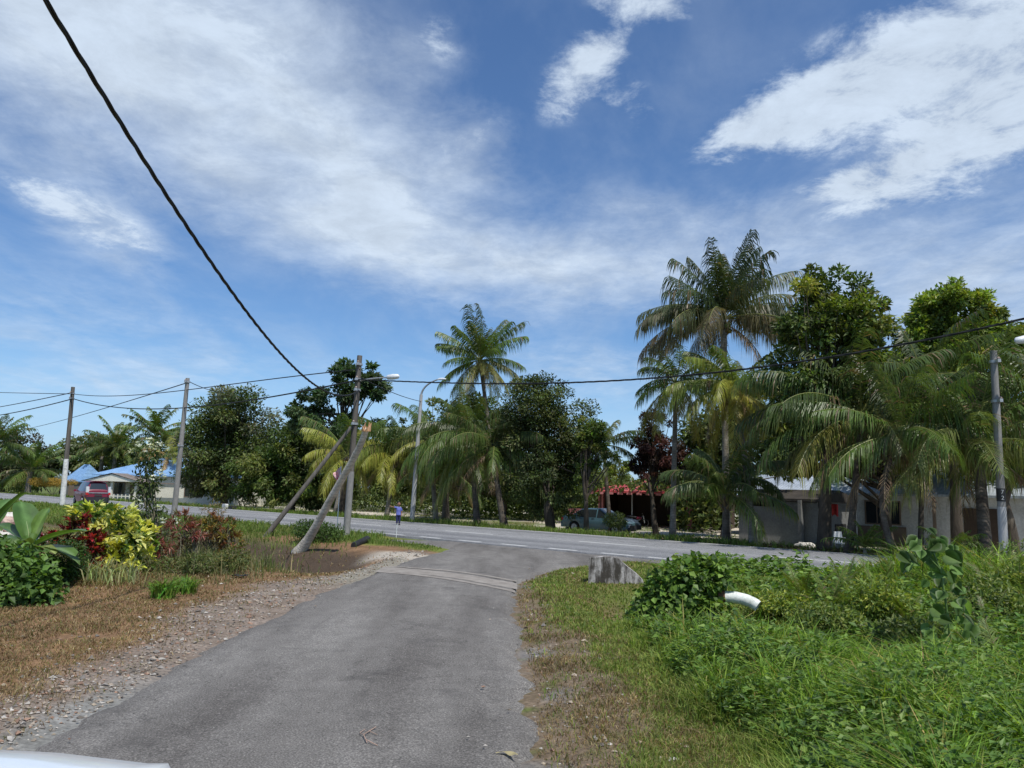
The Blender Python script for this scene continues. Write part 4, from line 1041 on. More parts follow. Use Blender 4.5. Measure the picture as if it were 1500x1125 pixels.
def rock(c, r, flat=.6, seed=0):
    bm_v = []; fs = []; nu, nv = 10, 7
    r2 = np.random.default_rng(seed)
    for j in range(nv):
        ph = math.pi * j / (nv - 1)
        for i in range(nu):
            a_ = 2 * math.pi * i / nu; rr_ = r * (1 + r2.normal(0, .09))
            if j in (0, nv - 1): rr_ = r * .95; a_ = 0
            bm_v.append((c[0] + rr_ * math.sin(ph) * math.cos(a_), c[1] + rr_ * math.sin(ph) * math.sin(a_), c[2] + rr_ * math.cos(ph) * flat))
    for j in range(nv - 1):
        for i in range(nu): fs.append((j * nu + i, (j + 1) * nu + i, (j + 1) * nu + (i + 1) % nu, j * nu + (i + 1) % nu))
    return bm_v, fs
x_, y_ = put(1180, 34.5); v, f = rock((x_, y_, -.3), .55, .45, 4); o = MB().add(v, f, (.66, .62, .56)).build('boulder', M['stone'], None, True); tag(o, 'pale flat boulder on the sandy yard left of the big dark trunk', 'rock')
x_, y_ = put(1186, 38.5); th = thing('covered_trailer', 'low black covered trailer in the yard left of the big dark trunk', 'trailer', (x_, y_, -.42), math.atan2(DY, DX))  # low trailer under a black cover
MB().prism([(-1.5, .35), (1.5, .35), (1.5, 1.1), (1.2, 1.3), (-1.2, 1.3), (-1.5, 1.1)], -.7, .7).build('cover', M['black_plastic'], th)
for sx in (-.7, .7): MB().tube([(sx, -.76, .3), (sx, -.6, .3)], .3, 18).build('wheel', M['rubber'], th)
MB().box(-1.45, 1.45, -.65, .65, .25, .349).build('chassis', M['trim'], th)
for i, (u, t_, lab) in enumerate(((1232, 34.2, 'white plastic garden chair in the yard right of the red cloth'),)):
    x_, y_ = put(u, t_); th = thing('garden_chair', lab, 'chair', (x_, y_, -.42), R(20))
    MB().box(-.25, .25, -.25, .25, .42, .46).build('seat', M['lamp_white'], th); MB().prism([(-.25, .462), (.25, .462), (.2, .92), (-.2, .92)], .22, .26).build('backrest', M['lamp_white'], th)
    for sx in (-.22, .22):
        for sy in (-.22, .22): MB().tube([(sx, sy, 0), (sx * .9, sy * .9, .419)], .02, 6).build('leg', M['lamp_white'], th)
    for sx in (-.26, .26): MB().tube([(sx, -.2, .46), (sx, -.2, .64), (sx, .22, .66)], .018, 6).build('armrest', M['lamp_white'], th)
# rubble at the left edge
th = thing('rubble_heap', 'heap of broken pinkish concrete chunks behind the big leaved plant', 'rubble', G(8, 800)); c0_ = np.array([0, 0, 0])
m = MB()
for i in range(46):
    r_ = rng.uniform(.08, .26); a_ = rng.uniform(0, 6.28); d_ = rng.uniform(0, .95) ** .7
    v, f = rock((math.cos(a_) * d_, math.sin(a_) * d_ * .7, .75 * (1 - d_) + .08), r_, .7, i); m.add(v, f, pick([(.5, .36, .3), (.56, .46, .4), (.42, .28, .24), (.6, .56, .5)], 1)[0])
m.build('chunks', M['stone'], th)
# dead leaf, twig and litter
p_ = G(742, 1112); m = MB(); v = []; n_ = 9
for i in range(n_):
    f_ = i / (n_ - 1); wv = .022 * math.sin(math.pi * f_) + .002; xx = (f_ - .5) * .17
    v += [(xx, .03 * math.sin(f_ * 3) - wv, .012 + .02 * math.sin(f_ * 5) ** 2), (xx, .03 * math.sin(f_ * 3) + wv, .018 + .015 * f_)]
m.add(v, [(2 * i, 2 * i + 2, 2 * i + 3, 2 * i + 1) for i in range(n_ - 1)], (.42, .36, .2)); o = m.build('dead_leaf', M['dry'], None, True); o.location = (p_.x, p_.y, lane_z(p_.x, p_.y) - .006); o.rotation_euler = (0, 0, -.5); tag(o, 'curled dry leaf lying on the asphalt lane near the camera', 'leaf')
p_ = G(543, 1088); m = MB()
m.tube([(0, -.16, .02), (-.05, -.02, .03), (-.03, .1, .02), (.0, .2, .02)], .004, 5, (.42, .30, .24)); m.tube([(-.05, -.02, .03), (-.09, .05, .02), (-.07, .14, .02)], .003, 5, (.42, .30, .24)); m.tube([(.08, -.2, .015), (-.02, -.12, .03)], .004, 5, (.42, .30, .24)); m.tube([(-.03, .1, .02), (.04, .02, .02)], .003, 5, (.4, .3, .24))
o = m.build('twig', M['dry']); o.location = (p_.x, p_.y, lane_z(p_.x, p_.y) - .008); tag(o, 'small forked pinkish twig lying on the lane', 'twig')
for (u, v_, col_, sz, lab) in ((342, 822, (.75, .75, .68), .13, 'crumpled white plastic scrap at the edge of the flower bed'), (351, 847, (.04, .04, .04), .14, 'dark strip of rubber lying in the dry grass')):
    p_ = G(u, v_); vv = []; nn_ = 6
    for j in range(nn_):
        for i in range(nn_): vv.append(((i / 5 - .5) * sz * 2, (j / 5 - .5) * sz, .03 + rng.uniform(0, .05)))
    m = MB(); m.add(vv, [(j * nn_ + i, j * nn_ + i + 1, (j + 1) * nn_ + i + 1, (j + 1) * nn_ + i) for j in range(nn_ - 1) for i in range(nn_ - 1)], col_)
    o = m.build('litter', M['stone']); o.location = (p_.x, p_.y, h1(p_.x, p_.y)); tag(o, lab, 'litter'); sm_ = o.modifiers.new('thickness', 'SOLIDIFY'); sm_.thickness = .006
# ------------------------------------------------------------------ trees and palms
DG = [(.078, .112, .030), (.105, .140, .038), (.055, .082, .026), (.15, .175, .058)]
MG = [(.09, .14, .03), (.13, .175, .036), (.065, .10, .026), (.19, .22, .055)]
YG = [(.18, .24, .036), (.14, .20, .034), (.26, .28, .05), (.10, .145, .034)]
RDK = [(.06, .028, .025), (.09, .035, .03), (.045, .03, .025), (.12, .06, .045)]
def bp(u, t): x_, y_ = put(u, t); return (x_, y_)
# left background
b = bp(330, 36.5); tree('bushy dark tree with pale undersides left of the slanting prop pole', b, b[1], [(345, 610, 58, 48), (320, 665, 55, 60), (380, 660, 50, 60), (300, 690, 35, 45), (350, 705, 75, 32)], 40000, .30, DG + [(.13, .14, .09)], .35, nclump=150, clump=.30)
b = bp(425, 35.5); tree('rounded leafy tree between the bushy dark tree and the tall pole', b, b[1], [(430, 660, 60, 45), (470, 670, 50, 50), (400, 700, 50, 40), (480, 710, 60, 40), (440, 718, 75, 28), (385, 690, 50, 45)], 42000, .30, MG + DG, .3, nclump=130, clump=.30)
b = bp(500, 33.0); tree('open crowned tree with tiered branches rising behind the tall pole', b, b[1], [(515, 545, 50, 25), (475, 580, 46, 32), (548, 572, 42, 27), (585, 588, 26, 14), (440, 600, 30, 26), (505, 625, 55, 38), (450, 615, 36, 24)], 15000, .30, [(.045, .085, .03), (.06, .105, .04), (.09, .13, .06)], .22, nclump=60, clump=.30, fill=.7, nlimb=50)
b = bp(655, 37); tree('dark conical tree among the palms right of the lamp post', b, b[1], [(625, 610, 22, 30), (600, 650, 28, 50), (640, 660, 40, 50)], 16000, .24, DG, .2, nclump=90)
b = bp(815, 31.8); tree('large dense round tree left of the teal saloon', b, b[1], [(785, 585, 55, 42), (825, 610, 42, 42), (765, 640, 50, 50), (830, 670, 48, 55), (780, 710, 55, 50), (820, 730, 45, 30)], 42000, .15, [(.06, .085, .025), (.045, .065, .022), (.09, .12, .035), (.12, .14, .05)], .2, nclump=190, clump=.28, stems=3, spread=.3)
b = bp(860, 31.0); tree('slender tree with a green pole like trunk standing before the teal saloon', b, b[1], [(862, 640, 28, 30), (880, 665, 25, 22), (850, 690, 24, 24)], 4500, .17, MG, .13, nclump=36)
b = bp(905, 62); tree('low bright green tree behind the red roof', b, b[1], [(890, 695, 35, 18), (915, 690, 25, 22)], 5000, .2, YG, .15, nclump=40)
b = bp(962, 38); tree('dark purple leaved tree left of the yellowing palms', b, b[1], [(955, 620, 30, 28), (945, 650, 28, 34), (970, 670, 34, 40), (940, 690, 22, 25)], 11000, .17, RDK, .16, nclump=80, group='broadleaf trees beyond the main road')
b = bp(1205, 27.9 + 1.0); tree('tall dark tree with a thick black trunk rising above the palms', b, b[1], [(1212, 428, 62, 46), (1248, 470, 60, 50), (1180, 490, 50, 50), (1270, 520, 50, 50), (1160, 560, 45, 60), (1215, 570, 60, 60), (1140, 620, 30, 50)], 25000, .21, MG + DG + YG, .22, nclump=170, clump=.24, fill=.6, nlimb=80, loose=1.1)
b = bp(1400, 36); tree('bright yellow green tree high behind the palms at the right', b, b[1], [(1395, 450, 62, 40), (1365, 490, 52, 42), (1440, 490, 58, 45), (1400, 530, 70, 45), (1480, 520, 40, 40), (1340, 560, 50, 50)], 44000, .21, [tuple(np.array(q) * 1.12) for q in YG], .22, nclump=300, clump=.25, nlimb=60)
b = bp(1300, 42); tree('dense backdrop tree filling the gap behind the right hand palms', b, b[1], [(1300, 590, 80, 70), (1200, 640, 80, 60), (1400, 640, 90, 60), (1120, 650, 50, 60), (1300, 680, 90, 35)], 22000, .30, DG, .3, nclump=120, clump=.35)
b = bp(1480, 38); tree('dark backdrop tree at the right edge behind the leaning palm', b, b[1], [(1500, 560, 60, 60), (1480, 640, 60, 60), (1560, 620, 70, 70)], 13000, .28, DG, .25, nclump=70, clump=.35)
b = bp(1060, 41); tree('shady tree behind the low palm and the yellowing palms', b, b[1], [(1050, 650, 55, 45), (1090, 600, 40, 50), (1010, 690, 50, 30), (1120, 690, 60, 25)], 15000, .26, DG, .2, nclump=80, clump=.35)
b = bp(735, 44); tree('dark backdrop tree behind the fronds in the middle of the row', b, b[1], [(700, 620, 55, 42), (700, 650, 60, 55), (640, 690, 60, 40), (560, 680, 60, 45), (740, 700, 60, 40), (590, 715, 70, 24)], 34000, .30, DG, .25, nclump=110, clump=.35)
# far left line
b = (-78, 120); tree('reddish topped far tree left of the blue roofs', b, 120, [(40, 655, 32, 26), (30, 690, 50, 25), (70, 680, 30, 28)], 9000, .5, [(.07, .06, .03), (.05, .06, .025), (.06, .08, .03)], .4, nclump=60, clump=.35, group='far trees behind the bungalow')
b = (-70, 122); tree('dark far tree filling the gap behind the second blue roof', b, 122, [(120, 660, 40, 28), (160, 660, 40, 28), (135, 690, 50, 22)], 10000, .5, DG, .4, nclump=60, clump=.35, group='far trees behind the bungalow')
b = (-55, 112); tree('wide dark far tree directly behind the bungalow roof', b, 112, [(200, 670, 50, 30), (250, 690, 45, 30)], 9000, .45, DG, .4, nclump=60, clump=.35, group='far trees behind the bungalow')
b = (-92, 118); tree('dark far tree at the left edge of the picture', b, 118, [(-10, 680, 40, 35), (10, 700, 60, 18), (-60, 670, 60, 40)], 9000, .5, DG, .4, nclump=60, clump=.35, group='far trees behind the bungalow')
oil = dict(L=4.8, n=28, rad=.35, cols=(PG, PD, PG), group='oil palms in the far left distance', name='oil_palm', el=(1.4, -.2), droop=(.6, 1.2), hang=.5, dead=0, nl=44, lw=.11, lf=.20, boots=False)
for (u, v, yy, lab) in ((228, 640, 100, 'tall oil palm behind the bungalow, nearest the pale leaning pole'), (170, 655, 108, 'broad oil palm behind the left half of the bungalow'), (150, 668, 112, 'low oil palm right of the second blue roof'), (44, 690, 96, 'pale green palm left of the leftmost pole'), (-6, 650, 95, 'palm cut off by the left edge of the picture'), (255, 660, 98, 'oil palm crowded behind the pale leaning pole')):
    c = P(u, v, yy); palm(lab, (c.x, yy), c, **oil)
c = P(246, 668, 84); palm('small yellowing palm drooping over the bungalow roof', (c.x, 84), c, L=3.2, n=12, rad=.15, cols=(PY, PO), group='oil palms in the far left distance', dead=0, lw=.09, nl=36, boots=False, el=(1.0, -.3))
# undergrowth and woodland closing the view behind the rows of trees
n = 90000; u = rng.uniform(262, 1760, n); t = rng.uniform(45, 60, n); kk = (u - 750) / F; yy = t / (NY + NX * kk); xx = kk * yy
topz = np.interp(u, [262, 300, 600, 860, 880, 905, 935, 1000, 1100, 1700], [3.0, 5.0, 5.8, 5.0, 3.6, 2.8, 2.8, 4.6, 6.5, 8.0]) * (.72 + .5 * vnoise(xx, yy, .35, 91)) * np.interp(yy, [0, 60, 80], [1, 1, 1.25])
zz_ = -.4 + topz * rng.random(n) ** .85
clear = (u > 880) & (u < 985) & (zz_ < 2.2) & (t < 56)
ok = ~clear & ~((u > 1225) & (t < 56) & (zz_ < 3.0)) & ~((u > 1070) & (u <= 1225) & (t < 54)); xx, yy, zz_ = xx[ok], yy[ok], zz_[ok]; n = len(xx)
m = MB(); D = unit(rng.normal(0, 1, (n, 3)) - (0, 0, .3)); leaves(m, np.stack([xx, yy, zz_], -1), D, np.array([0, 0, .8]) + rng.normal(0, .5, (n, 3)), .42, .24, pick(DG + MG, n) * (.6 + .7 * vnoise(xx * 1.3, zz_ * 1.3 + yy * .3, 1, 92))[:, None])
tag(m.build('woodland', M['leaf']), kind='stuff')
# middle row of coconut palms
def cp(lab, ub, t, uc, vc, dy=0, **kw):
    bx_, by_ = put(ub, t); return palm(lab, (bx_, by_), P(uc, vc, by_ + dy), **kw)
cp('tall slim coconut palm standing clear against the sky in the middle', 742, 31.6, 704, 528, 3, L=2.95, n=34, topk=1.05, rad=.14, cols=(PD, PG, PG, (.2, .2, .06)), el=(1.55, -.75), droop=(.35, 1.1), hang=.8, seed=1.2, nuts=8, bend=(-.2, 0), dead=1)
cp('yellow green coconut palm left of the slim lamp post, before the dark tree', 566, 32.2, 578, 668, 0, L=4.1, n=22, rad=.16, cols=(PG, PG, PY, PY), el=(1.35, -.35), droop=(.8, 1.6), hang=.9, seed=.4, extra=[(200, 25, 4.3, 105, PY), (235, 40, 4.0, 110, (.17, .21, .04))])
cp('yellow fronded coconut palm right behind the sawn trunk', 490, 30.4, 508, 668, 0, L=3.6, n=20, rad=.15, cols=(PG, PY, PY), el=(1.4, -.35), droop=(.7, 1.5), hang=.9, seed=2.4, nuts=10)
cp('coconut palm whose fronds surround the slim lamp post', 640, 33.5, 630, 645, 1, L=4.3, n=22, rad=.17, cols=(PG, PG, PY), el=(1.35, -.3), droop=(.8, 1.5), hang=.9, seed=.9, extra=[(190, 20, 4.4, 95, PY)])
cp('dark coconut palm with long drooping fronds left of the round tree', 700, 30.0, 690, 640, 1, L=4.2, n=22, rad=.17, cols=(PD, PG, PG), el=(1.3, -.4), droop=(.8, 1.5), hang=.9, seed=3.1, extra=[(215, 10, 4.2, 95, PG)])
cp('coconut palm leaning left on a bare curved trunk beside the round tree', 740, 30.2, 722, 655, 0, L=3.8, n=18, rad=.17, cols=(PD, PG), el=(1.2, -.4), droop=(.8, 1.5), hang=.9, seed=5.1, bend=(-.1, 0))
cp('short coconut palm low between the lamp post and the far road edge', 650, 33.5, 655, 690, 0, L=3.2, n=16, rad=.16, cols=(PD, PG, PB), el=(1.2, -.5), droop=(.8, 1.4), seed=2)
cp('small dark palm peeping over the right side of the round tree', 895, 37, 884, 652, 0, L=2.8, n=14, rad=.13, cols=(PD,), el=(1.2, -.4), dead=0, seed=.7)
# right hand group
cp('tallest coconut palm with a shuttlecock crown and greying lower fronds', 1064, 32.6, 1060, 468, 0, L=4.0, n=36, rad=.17, cols=((.055, .08, .035), (.06, .09, .038), (.10, .115, .055), (.17, .15, .09)), el=(1.55, -.15), droop=(.45, 1.6), hang=1.3, seed=.3, nuts=9, dead=4, nl=84, lw=.045, topk=1.05,
   extra=[(184, 28, 4.4, 78, (.15, .145, .08)), (170, 10, 4.6, 70, (.19, .16, .10)), (-4, 35, 4.4, 72, (.13, .13, .07)), (-20, 6, 4.4, 68, (.2, .17, .11)), (200, 34, 4.0, 80, (.09, .11, .05)), (15, 26, 4.6, 60, (.09, .11, .05))])
cp('yellowing coconut palm with a pale leaning trunk at the far road edge', 1103, 28.9, 1076, 572, 2.0, L=3.2, n=24, rad=.135, cols=((.12, .17, .035), (.18, .22, .045), PY, (.30, .27, .06)), el=(1.35, -.75), droop=(.8, 1.7), hang=1.1, seed=1.9, nuts=12, bend=(.15, 0), dead=3,
   extra=[(190, 35, 3.4, 115, (.17, .22, .04)), (235, 30, 3.2, 110, PY), (-10, 25, 3.2, 105, PY), (262, 15, 3.0, 95, (.30, .27, .05))])
cp('coconut palm with yellow lower fronds left of the tallest palm', 985, 34.5, 990, 562, 0, L=3.1, n=20, rad=.15, cols=(PG, PG, PY, (.30, .26, .05)), el=(1.2, -.7), droop=(.8, 1.6), hang=1.0, seed=4.0)
cp('low dark coconut palm spreading close to the ground by the outbuilding', 1064, 28.9, 1062, 722, 0, L=2.9, n=16, rad=.16, cols=(PD, PD, PG), el=(1.4, .1), droop=(.8, 1.4), hang=.8, seed=.2, dead=1, extra=[(182, 40, 2.7, 110, PD), (-8, 48, 3.0, 120, PD)])
cp('coconut palm with broad fronds arching left over the big dark trunk', 1241, 28.6, 1262, 610, 0, L=4.1, n=17, rad=.13, cols=(PD, (.07, .11, .03), PG, (.13, .15, .045)), el=(1.35, -.15), droop=(.7, 1.45), hang=.8, seed=.8, nl=74,
   extra=[(172, 60, 5.2, 88, PG), (186, 28, 4.2, 82, (.11, .15, .04)), (200, -8, 4.3, 55, (.20, .20, .045)), (178, 8, 4.2, 75, PG)])
cp('coconut palm on a thin black leaning trunk before the white house', 1312, 28.2, 1318, 640, 0, L=3.8, n=15, rad=.11, cols=(PD, PG, PG), el=(1.4, -.05), droop=(.6, 1.4), hang=.8, seed=3.3, bend=(-1.1, 0), nl=74, extra=[(200, 0, 3.4, 60, PG), (-20, 10, 3.6, 60, PG)])
cp('stout coconut palm with bright drooping fronds left of the numbered pole', 1441, 28.6, 1432, 650, .6, L=3.7, n=18, rad=.2, cols=(PD, PG, (.12, .165, .045), (.15, .19, .05)), el=(1.45, -.2), droop=(.6, 1.3), hang=.75, seed=.1, nuts=8, nl=74, dead=4,
   extra=[(172, 38, 4.3, 110, (.13, .18, .06)), (205, 30, 3.8, 100, (.15, .19, .06)), (195, -5, 3.6, 60, (.2, .21, .05)), (-30, -8, 3.4, 45, (.19, .21, .05)), (105, 75, 4.4, 70, PG)])
cp('coconut palm leaning in from beyond the right edge of the picture', 1560, 31.0, 1545, 610, 0, L=4.0, n=22, rad=.16, cols=(PD, PG, (.12, .165, .045)), el=(1.4, -.5), droop=(.6, 1.4), hang=.8, seed=1.3, nl=70)
cp('dark leaved coconut palm between the tall dark tree and the bright tree', 1345, 31.5, 1352, 560, 0, L=3.6, n=12, rad=.10, cols=(PD, PG), el=(1.4, -.2), droop=(.6, 1.3), hang=.8, seed=2.2)
for (u, t_, lab) in ((1265, 28.2, 'knee high young palm at the foot of the broad fronded palm'), (1390, 27.9, 'young palm with splayed stiff leaves left of the stout palm')):
    x_, y_ = put(u, t_); palm(lab, (x_, y_), (x_, y_, h1(x_, y_) + .25), L=1.1, n=12, rad=.07, cols=(PG,), group='young palms', dead=0, boots=False, lw=.03, nl=34, lf=.26, el=(1.3, .3), droop=(.5, 1.1), hang=.4, name='young_palm')

# ------------------------------------------------------------------ shrubs and flower bed plants
def shrub(label, base, depth, blobs, n, ls, cols, asp=.5, name='shrub', cat='shrub', group=None, fold=.12, mat='leaf', nst=14, shell=.30, up=.8, down=.1, stem=.012, cl=0, thick=1.0, rad_dir=.6, foot=True, parts=()):
    bz = h1(base[0], base[1]); th = thing(name, label, cat, (base[0], base[1], bz), 0, group); o = np.array([base[0], base[1], bz]); B = []
    for (u, v, ru, rv) in blobs: B.append((np.array(tuple(P(u, v, depth))) - o, ru / F * depth, rv / F * depth))
    pb = np.array([b[1] * b[2] for b in B]); pb /= pb.sum()
    if foot:
        m = MB()
        for i in range(nst):
            c, rx, rz = B[rng.choice(len(B), p=pb)]; e = c + rdir(1)[0] * np.array([rx, rx * thick, rz]) * .75; s0 = np.array([rng.normal(0, .05), rng.normal(0, .05), -.05])
            m.tube(bez(s0, (s0 + e) / 2 + np.array([0, 0, e[2] * .15]) + rng.normal(0, .05, 3), e, 6), np.linspace(stem * 1.6, stem * .5, 6), 5, None, False)
        m.build('stems', M['stem'], th, True)
    j = rng.choice(len(B), n, p=pb); cen = np.array([b[0] for b in B])[j]; rx = np.array([b[1] for b in B])[j]; rz = np.array([b[2] for b in B])[j]
    d = rdir(n); r = rng.random(n) ** shell
    if cl:                                  # rosettes: leaves gathered at shoot tips
        k_ = max(8, n // cl); jj = rng.choice(len(B), k_, p=pb); dd = rdir(k_); rr = rng.random(k_) ** shell
        tips = np.array([B[a][0] for a in jj]) + dd * np.array([[B[a][1], B[a][1] * thick, B[a][2]] for a in jj]) * rr[:, None]
        q = rng.integers(0, k_, n); pos = tips[q] + rng.normal(0, ls * .12, (n, 3)); d0 = dd[q]
        D = unit(rdir(n) * .9 + d0 * .7 + np.array([0, 0, .25])); N = unit(np.cross(np.cross(D, np.array([0, 0, 1.]) + rng.normal(0, .2, (n, 3))), D)); tone = rng.normal(1, .15, k_)[q]; base_c = pick(cols, k_)[q]
    else:
        lump = .72 + .62 * vnoise(d[:, 0] * 2.6 + j * 3 + 20, d[:, 2] * 2.6 + d[:, 1] * 2.1 + 20, 1, 6); pos = cen + d * np.stack([rx, rx * thick, rz], -1) * (r * lump)[:, None]; D = unit(d * rad_dir + rdir(n) * .7 + np.array([0, 0, -down])); N = unit(d * .5 + np.array([0, 0, up]) + rng.normal(0, .35, (n, 3))); tone = np.ones(n); base_c = pick(cols, n)
    pos[:, 2] = np.maximum(pos[:, 2], .02)
    l_ = ls * rng.uniform(.65, 1.25, n); col = (base_c * (tone * rng.normal(1, .14, n).clip(.6, 1.5))[:, None]).clip(.004, .85)
    m = MB(); leaves(m, pos, D, N, l_, l_ * asp, col, fold, .15); m.build('foliage', M[mat], th)
    return th
g = G(45, 892); shrub('bright green broad leaved bush at the left edge', (g.x, g.y + .6), g.y + .5, [(15, 828, 45, 34), (50, 850, 36, 30), (20, 865, 60, 30), (-40, 830, 60, 50), (55, 872, 38, 18)], 3600, .11, [(.10, .19, .035), (.14, .24, .05), (.07, .13, .03)], .8, name='bush', group='garden bushes', shell=.35, nst=20)
g = G(92, 862); shrub('clipped fine leaved round bush between the broad leaved bush and the red croton', (g.x, g.y + .5), g.y + .4, [(92, 822, 34, 29), (80, 840, 36, 24), (100, 842, 22, 20)], 9500, .042, [(.045, .10, .02), (.07, .14, .025), (.035, .075, .02)], .6, name='bush', group='garden bushes', shell=.25, nst=24)
g = G(122, 848); shrub('crimson leaved croton left of the yellow croton', (g.x, g.y + .3), g.y + .3, [(116, 770, 22, 18), (132, 795, 20, 24), (90, 790, 28, 9), (132, 825, 22, 22)], 1500, .13, [(.26, .02, .025), (.38, .04, .045), (.16, .015, .02), (.09, .02, .02), (.10, .09, .03)], .45, name='croton', group='crotons in the flower bed', cl=10, mat='leaf', shell=.5)
g = G(180, 846); shrub('big croton with yellow and green blotched leaves in the middle of the flower bed', (g.x, g.y + .4), g.y + .4, [(140, 754, 32, 20), (168, 775, 44, 32), (194, 798, 34, 38), (165, 814, 40, 28), (206, 818, 22, 24)], 3000, .165, [(.62, .60, .10), (.70, .68, .22), (.50, .55, .08), (.60, .62, .28), (.12, .20, .04), (.09, .16, .04)], .48, name='croton', group='crotons in the flower bed', cl=10, shell=.35)
g = G(158, 856); m = MB(); n = 300; B = np.stack([rng.normal(0, .28, n), rng.normal(0, .15, n), np.zeros(n)], -1)
blades(m, B, rng.uniform(.25, .6, n), rng.uniform(.2, .8, n), .022, jcol((.32, .34, .16), n)); o = m.build('variegated_grass', M['grass']); o.location = (g.x, g.y - .05, h1(g.x, g.y)); tag(o, 'pale variegated strap leaved tuft under the yellow croton', 'plant', 'strap leaved tufts')
for (u, v, s, lab) in ((238, 876, 1.0, 'strap leaved lily clump in the dry strip, the left of two'), (271, 868, .85, 'strap leaved lily clump in the dry strip, the right of two nearest the gravel')):
    g = G(u, v); n = 190; a = rng.uniform(0, 6.28, n); r_ = rng.uniform(0, .19, n)
    B = np.stack([np.cos(a) * r_, np.sin(a) * r_, np.zeros(n)], -1); m = MB()
    blades(m, B, rng.uniform(.22, .46, n) * s, rng.uniform(.25, 1.4, n), .026, jcol((.14, .24, .035), n), az=a + 1.57); o = m.build('lily_clump', M['grass']); o.location = (g.x, g.y, h1(g.x, g.y)); tag(o, lab, 'plant', 'lily clumps')
# big leaved banana like plant
def bigblade(m, base, az, el, L, W, droop, col, fold=.22, K=12, rag=0):
    s = np.linspace(0, 1, K); pitch = el - droop * s ** 1.3; h = np.array([math.cos(az), math.sin(az), 0])
    T = np.sin(pitch)[:, None] * np.array([0, 0, 1.]) + np.cos(pitch)[:, None] * h
    P_ = np.array(base) + np.concatenate([[np.zeros(3)], np.cumsum(T[1:] * L / (K - 1), 0)])
    S = np.array([-math.sin(az), math.cos(az), 0]); U = np.cross(S, T) * -1
    U = np.where(U[:, 2:3] < 0, -U, U)
    wp = W / 2 * np.sin(np.clip((s - .16) / .84, 0, 1) * math.pi * .93 + .07 * math.pi) ** .38; wp[s < .16] = .012; wp[-1] = .005
    v = []; 
    for i in range(K):
        for q, e in ((-1, 1), (-.5, .45), (0, 0), (.5, .45), (1, 1)):
            v.append(P_[i] + S * wp[i] * q + U[i] * (fold * wp[i] * abs(q) + (rng.normal(0, .006) if abs(q) == 1 else 0)))
    f = [(i * 5 + j, i * 5 + j + 1, (i + 1) * 5 + j + 1, (i + 1) * 5 + j) for i in range(K - 1) for j in range(4)]
    c = np.tile(np.array(col), (K * 5, 1)); c[2::5] = np.array(col) * 1.6 + .03
    m.add(v, f, c); m.tube(P_[:-2] - U[:-2] * .008, np.linspace(.02, .004, K - 2), 5, (.25, .32, .12), False)
def fan(name, label, cat, g, leafs, L0, group=None):
    th = thing(name, label, cat, g, 0, group)
    MB().tube([(0, 0, -.05), (.02, 0, .4), (0, .02, .9)], [.09, .07, .05], 10, (.2, .22, .09)).build('stem', M['green_stem'], th, True)
    for (az, el, L, W, dr, c) in leafs:
        m = MB(); bigblade(m, (0, 0, .66), R(az), R(el), L * .95, W * 1.0, R(dr), c); m.build('leaf', M['leaf_gloss'], th, True)
    return th
g = G(38, 862); g = Vector((g.x, g.y, h1(g.x, g.y)))
bl = [(4, 34, 1.0, .44, 32, (.09, .17, .03)), (-12, 8, .95, .42, 30, (.09, .16, .035)), (150, 70, .95, .46, 25, (.07, .14, .03)), (175, 48, 1.05, .5, 60, (.06, .13, .028)), (210, 30, 1.0, .46, 70, (.09, .16, .03)), (60, 80, .75, .40, 20, (.12, .20, .04)), (12, 2, .9, .36, 45, (.10, .16, .04)), (-30, 15, .8, .22, 40, (.20, .24, .08)), (110, 30, .9, .28, 60, (.06, .12, .03)), (-80, 40, .8, .26, 70, (.10, .15, .04)), (-130, 30, .8, .26, 80, (.3, .22, .15))]
fan('banana_plant', 'young banana plant with broad paddle leaves at the left edge', 'plant', g, bl, 1.1, 'banana plants')
g = G(-30, 850); g = Vector((g.x, g.y, h1(g.x, g.y)))
fan('banana_plant', 'banana plant cut off by the left edge of the picture', 'plant', g, [(a, 70 - i * 9, 1.2, .34, 30 + i * 8, (.07, .14, .03)) for i, a in enumerate((10, 100, 160, 220, 290, 340))], 1.1, 'banana plants')
# white flowering shrub tree
g = G(216, 826); dp = g.y + .6
th = shrub('tall thin stemmed shrub with white flower heads in front of the bungalow', (g.x, dp), dp, [(215, 672, 24, 22), (222, 705, 16, 20), (208, 720, 16, 20), (225, 745, 18, 14), (212, 770, 20, 16)], 900, .13, [(.07, .11, .03), (.05, .08, .025), (.10, .13, .04)], .42, name='flowering_shrub', shell=.55, nst=16, stem=.014)
o_ = np.array([g.x, dp, h1(g.x, dp)])
for (u, v) in ((204, 650), (219, 644), (233, 650), (220, 653), (215, 659), (228, 660), (193, 660), (224, 699), (238, 696), (234, 691), (239, 762), (258, 763), (232, 743), (205, 735)):
    c = np.array(tuple(P(u, v, dp - .25))) - o_; n = 26; d = rdir(n); m = MB(); leaves(m, c + d * np.array([.07, .07, .03]), d, d + np.array([0, 0, 1.]), .05, .045, jcol((.74, .76, .70), n, .05, .02), 0, 0); m.build('flower_head', M['petal'], th)
def bed(label, u, v, blobs, n, ls, cols, asp=.3, **kw):
    g = G(u, v); return shrub(label, (g.x, g.y + .3), g.y + .3, blobs, n, ls, cols, asp, **kw)
CR = [(.18, .05, .045), (.26, .09, .08), (.11, .05, .035), (.34, .16, .13), (.12, .12, .05)]
bed('maroon leaved cordyline right of the yellow croton', 248, 838, [(248, 795, 24, 18), (240, 815, 20, 14)], 430, .16, CR, .22, name='cordyline', cat='plant', group='cordylines in the flower bed', cl=14, up=.4)
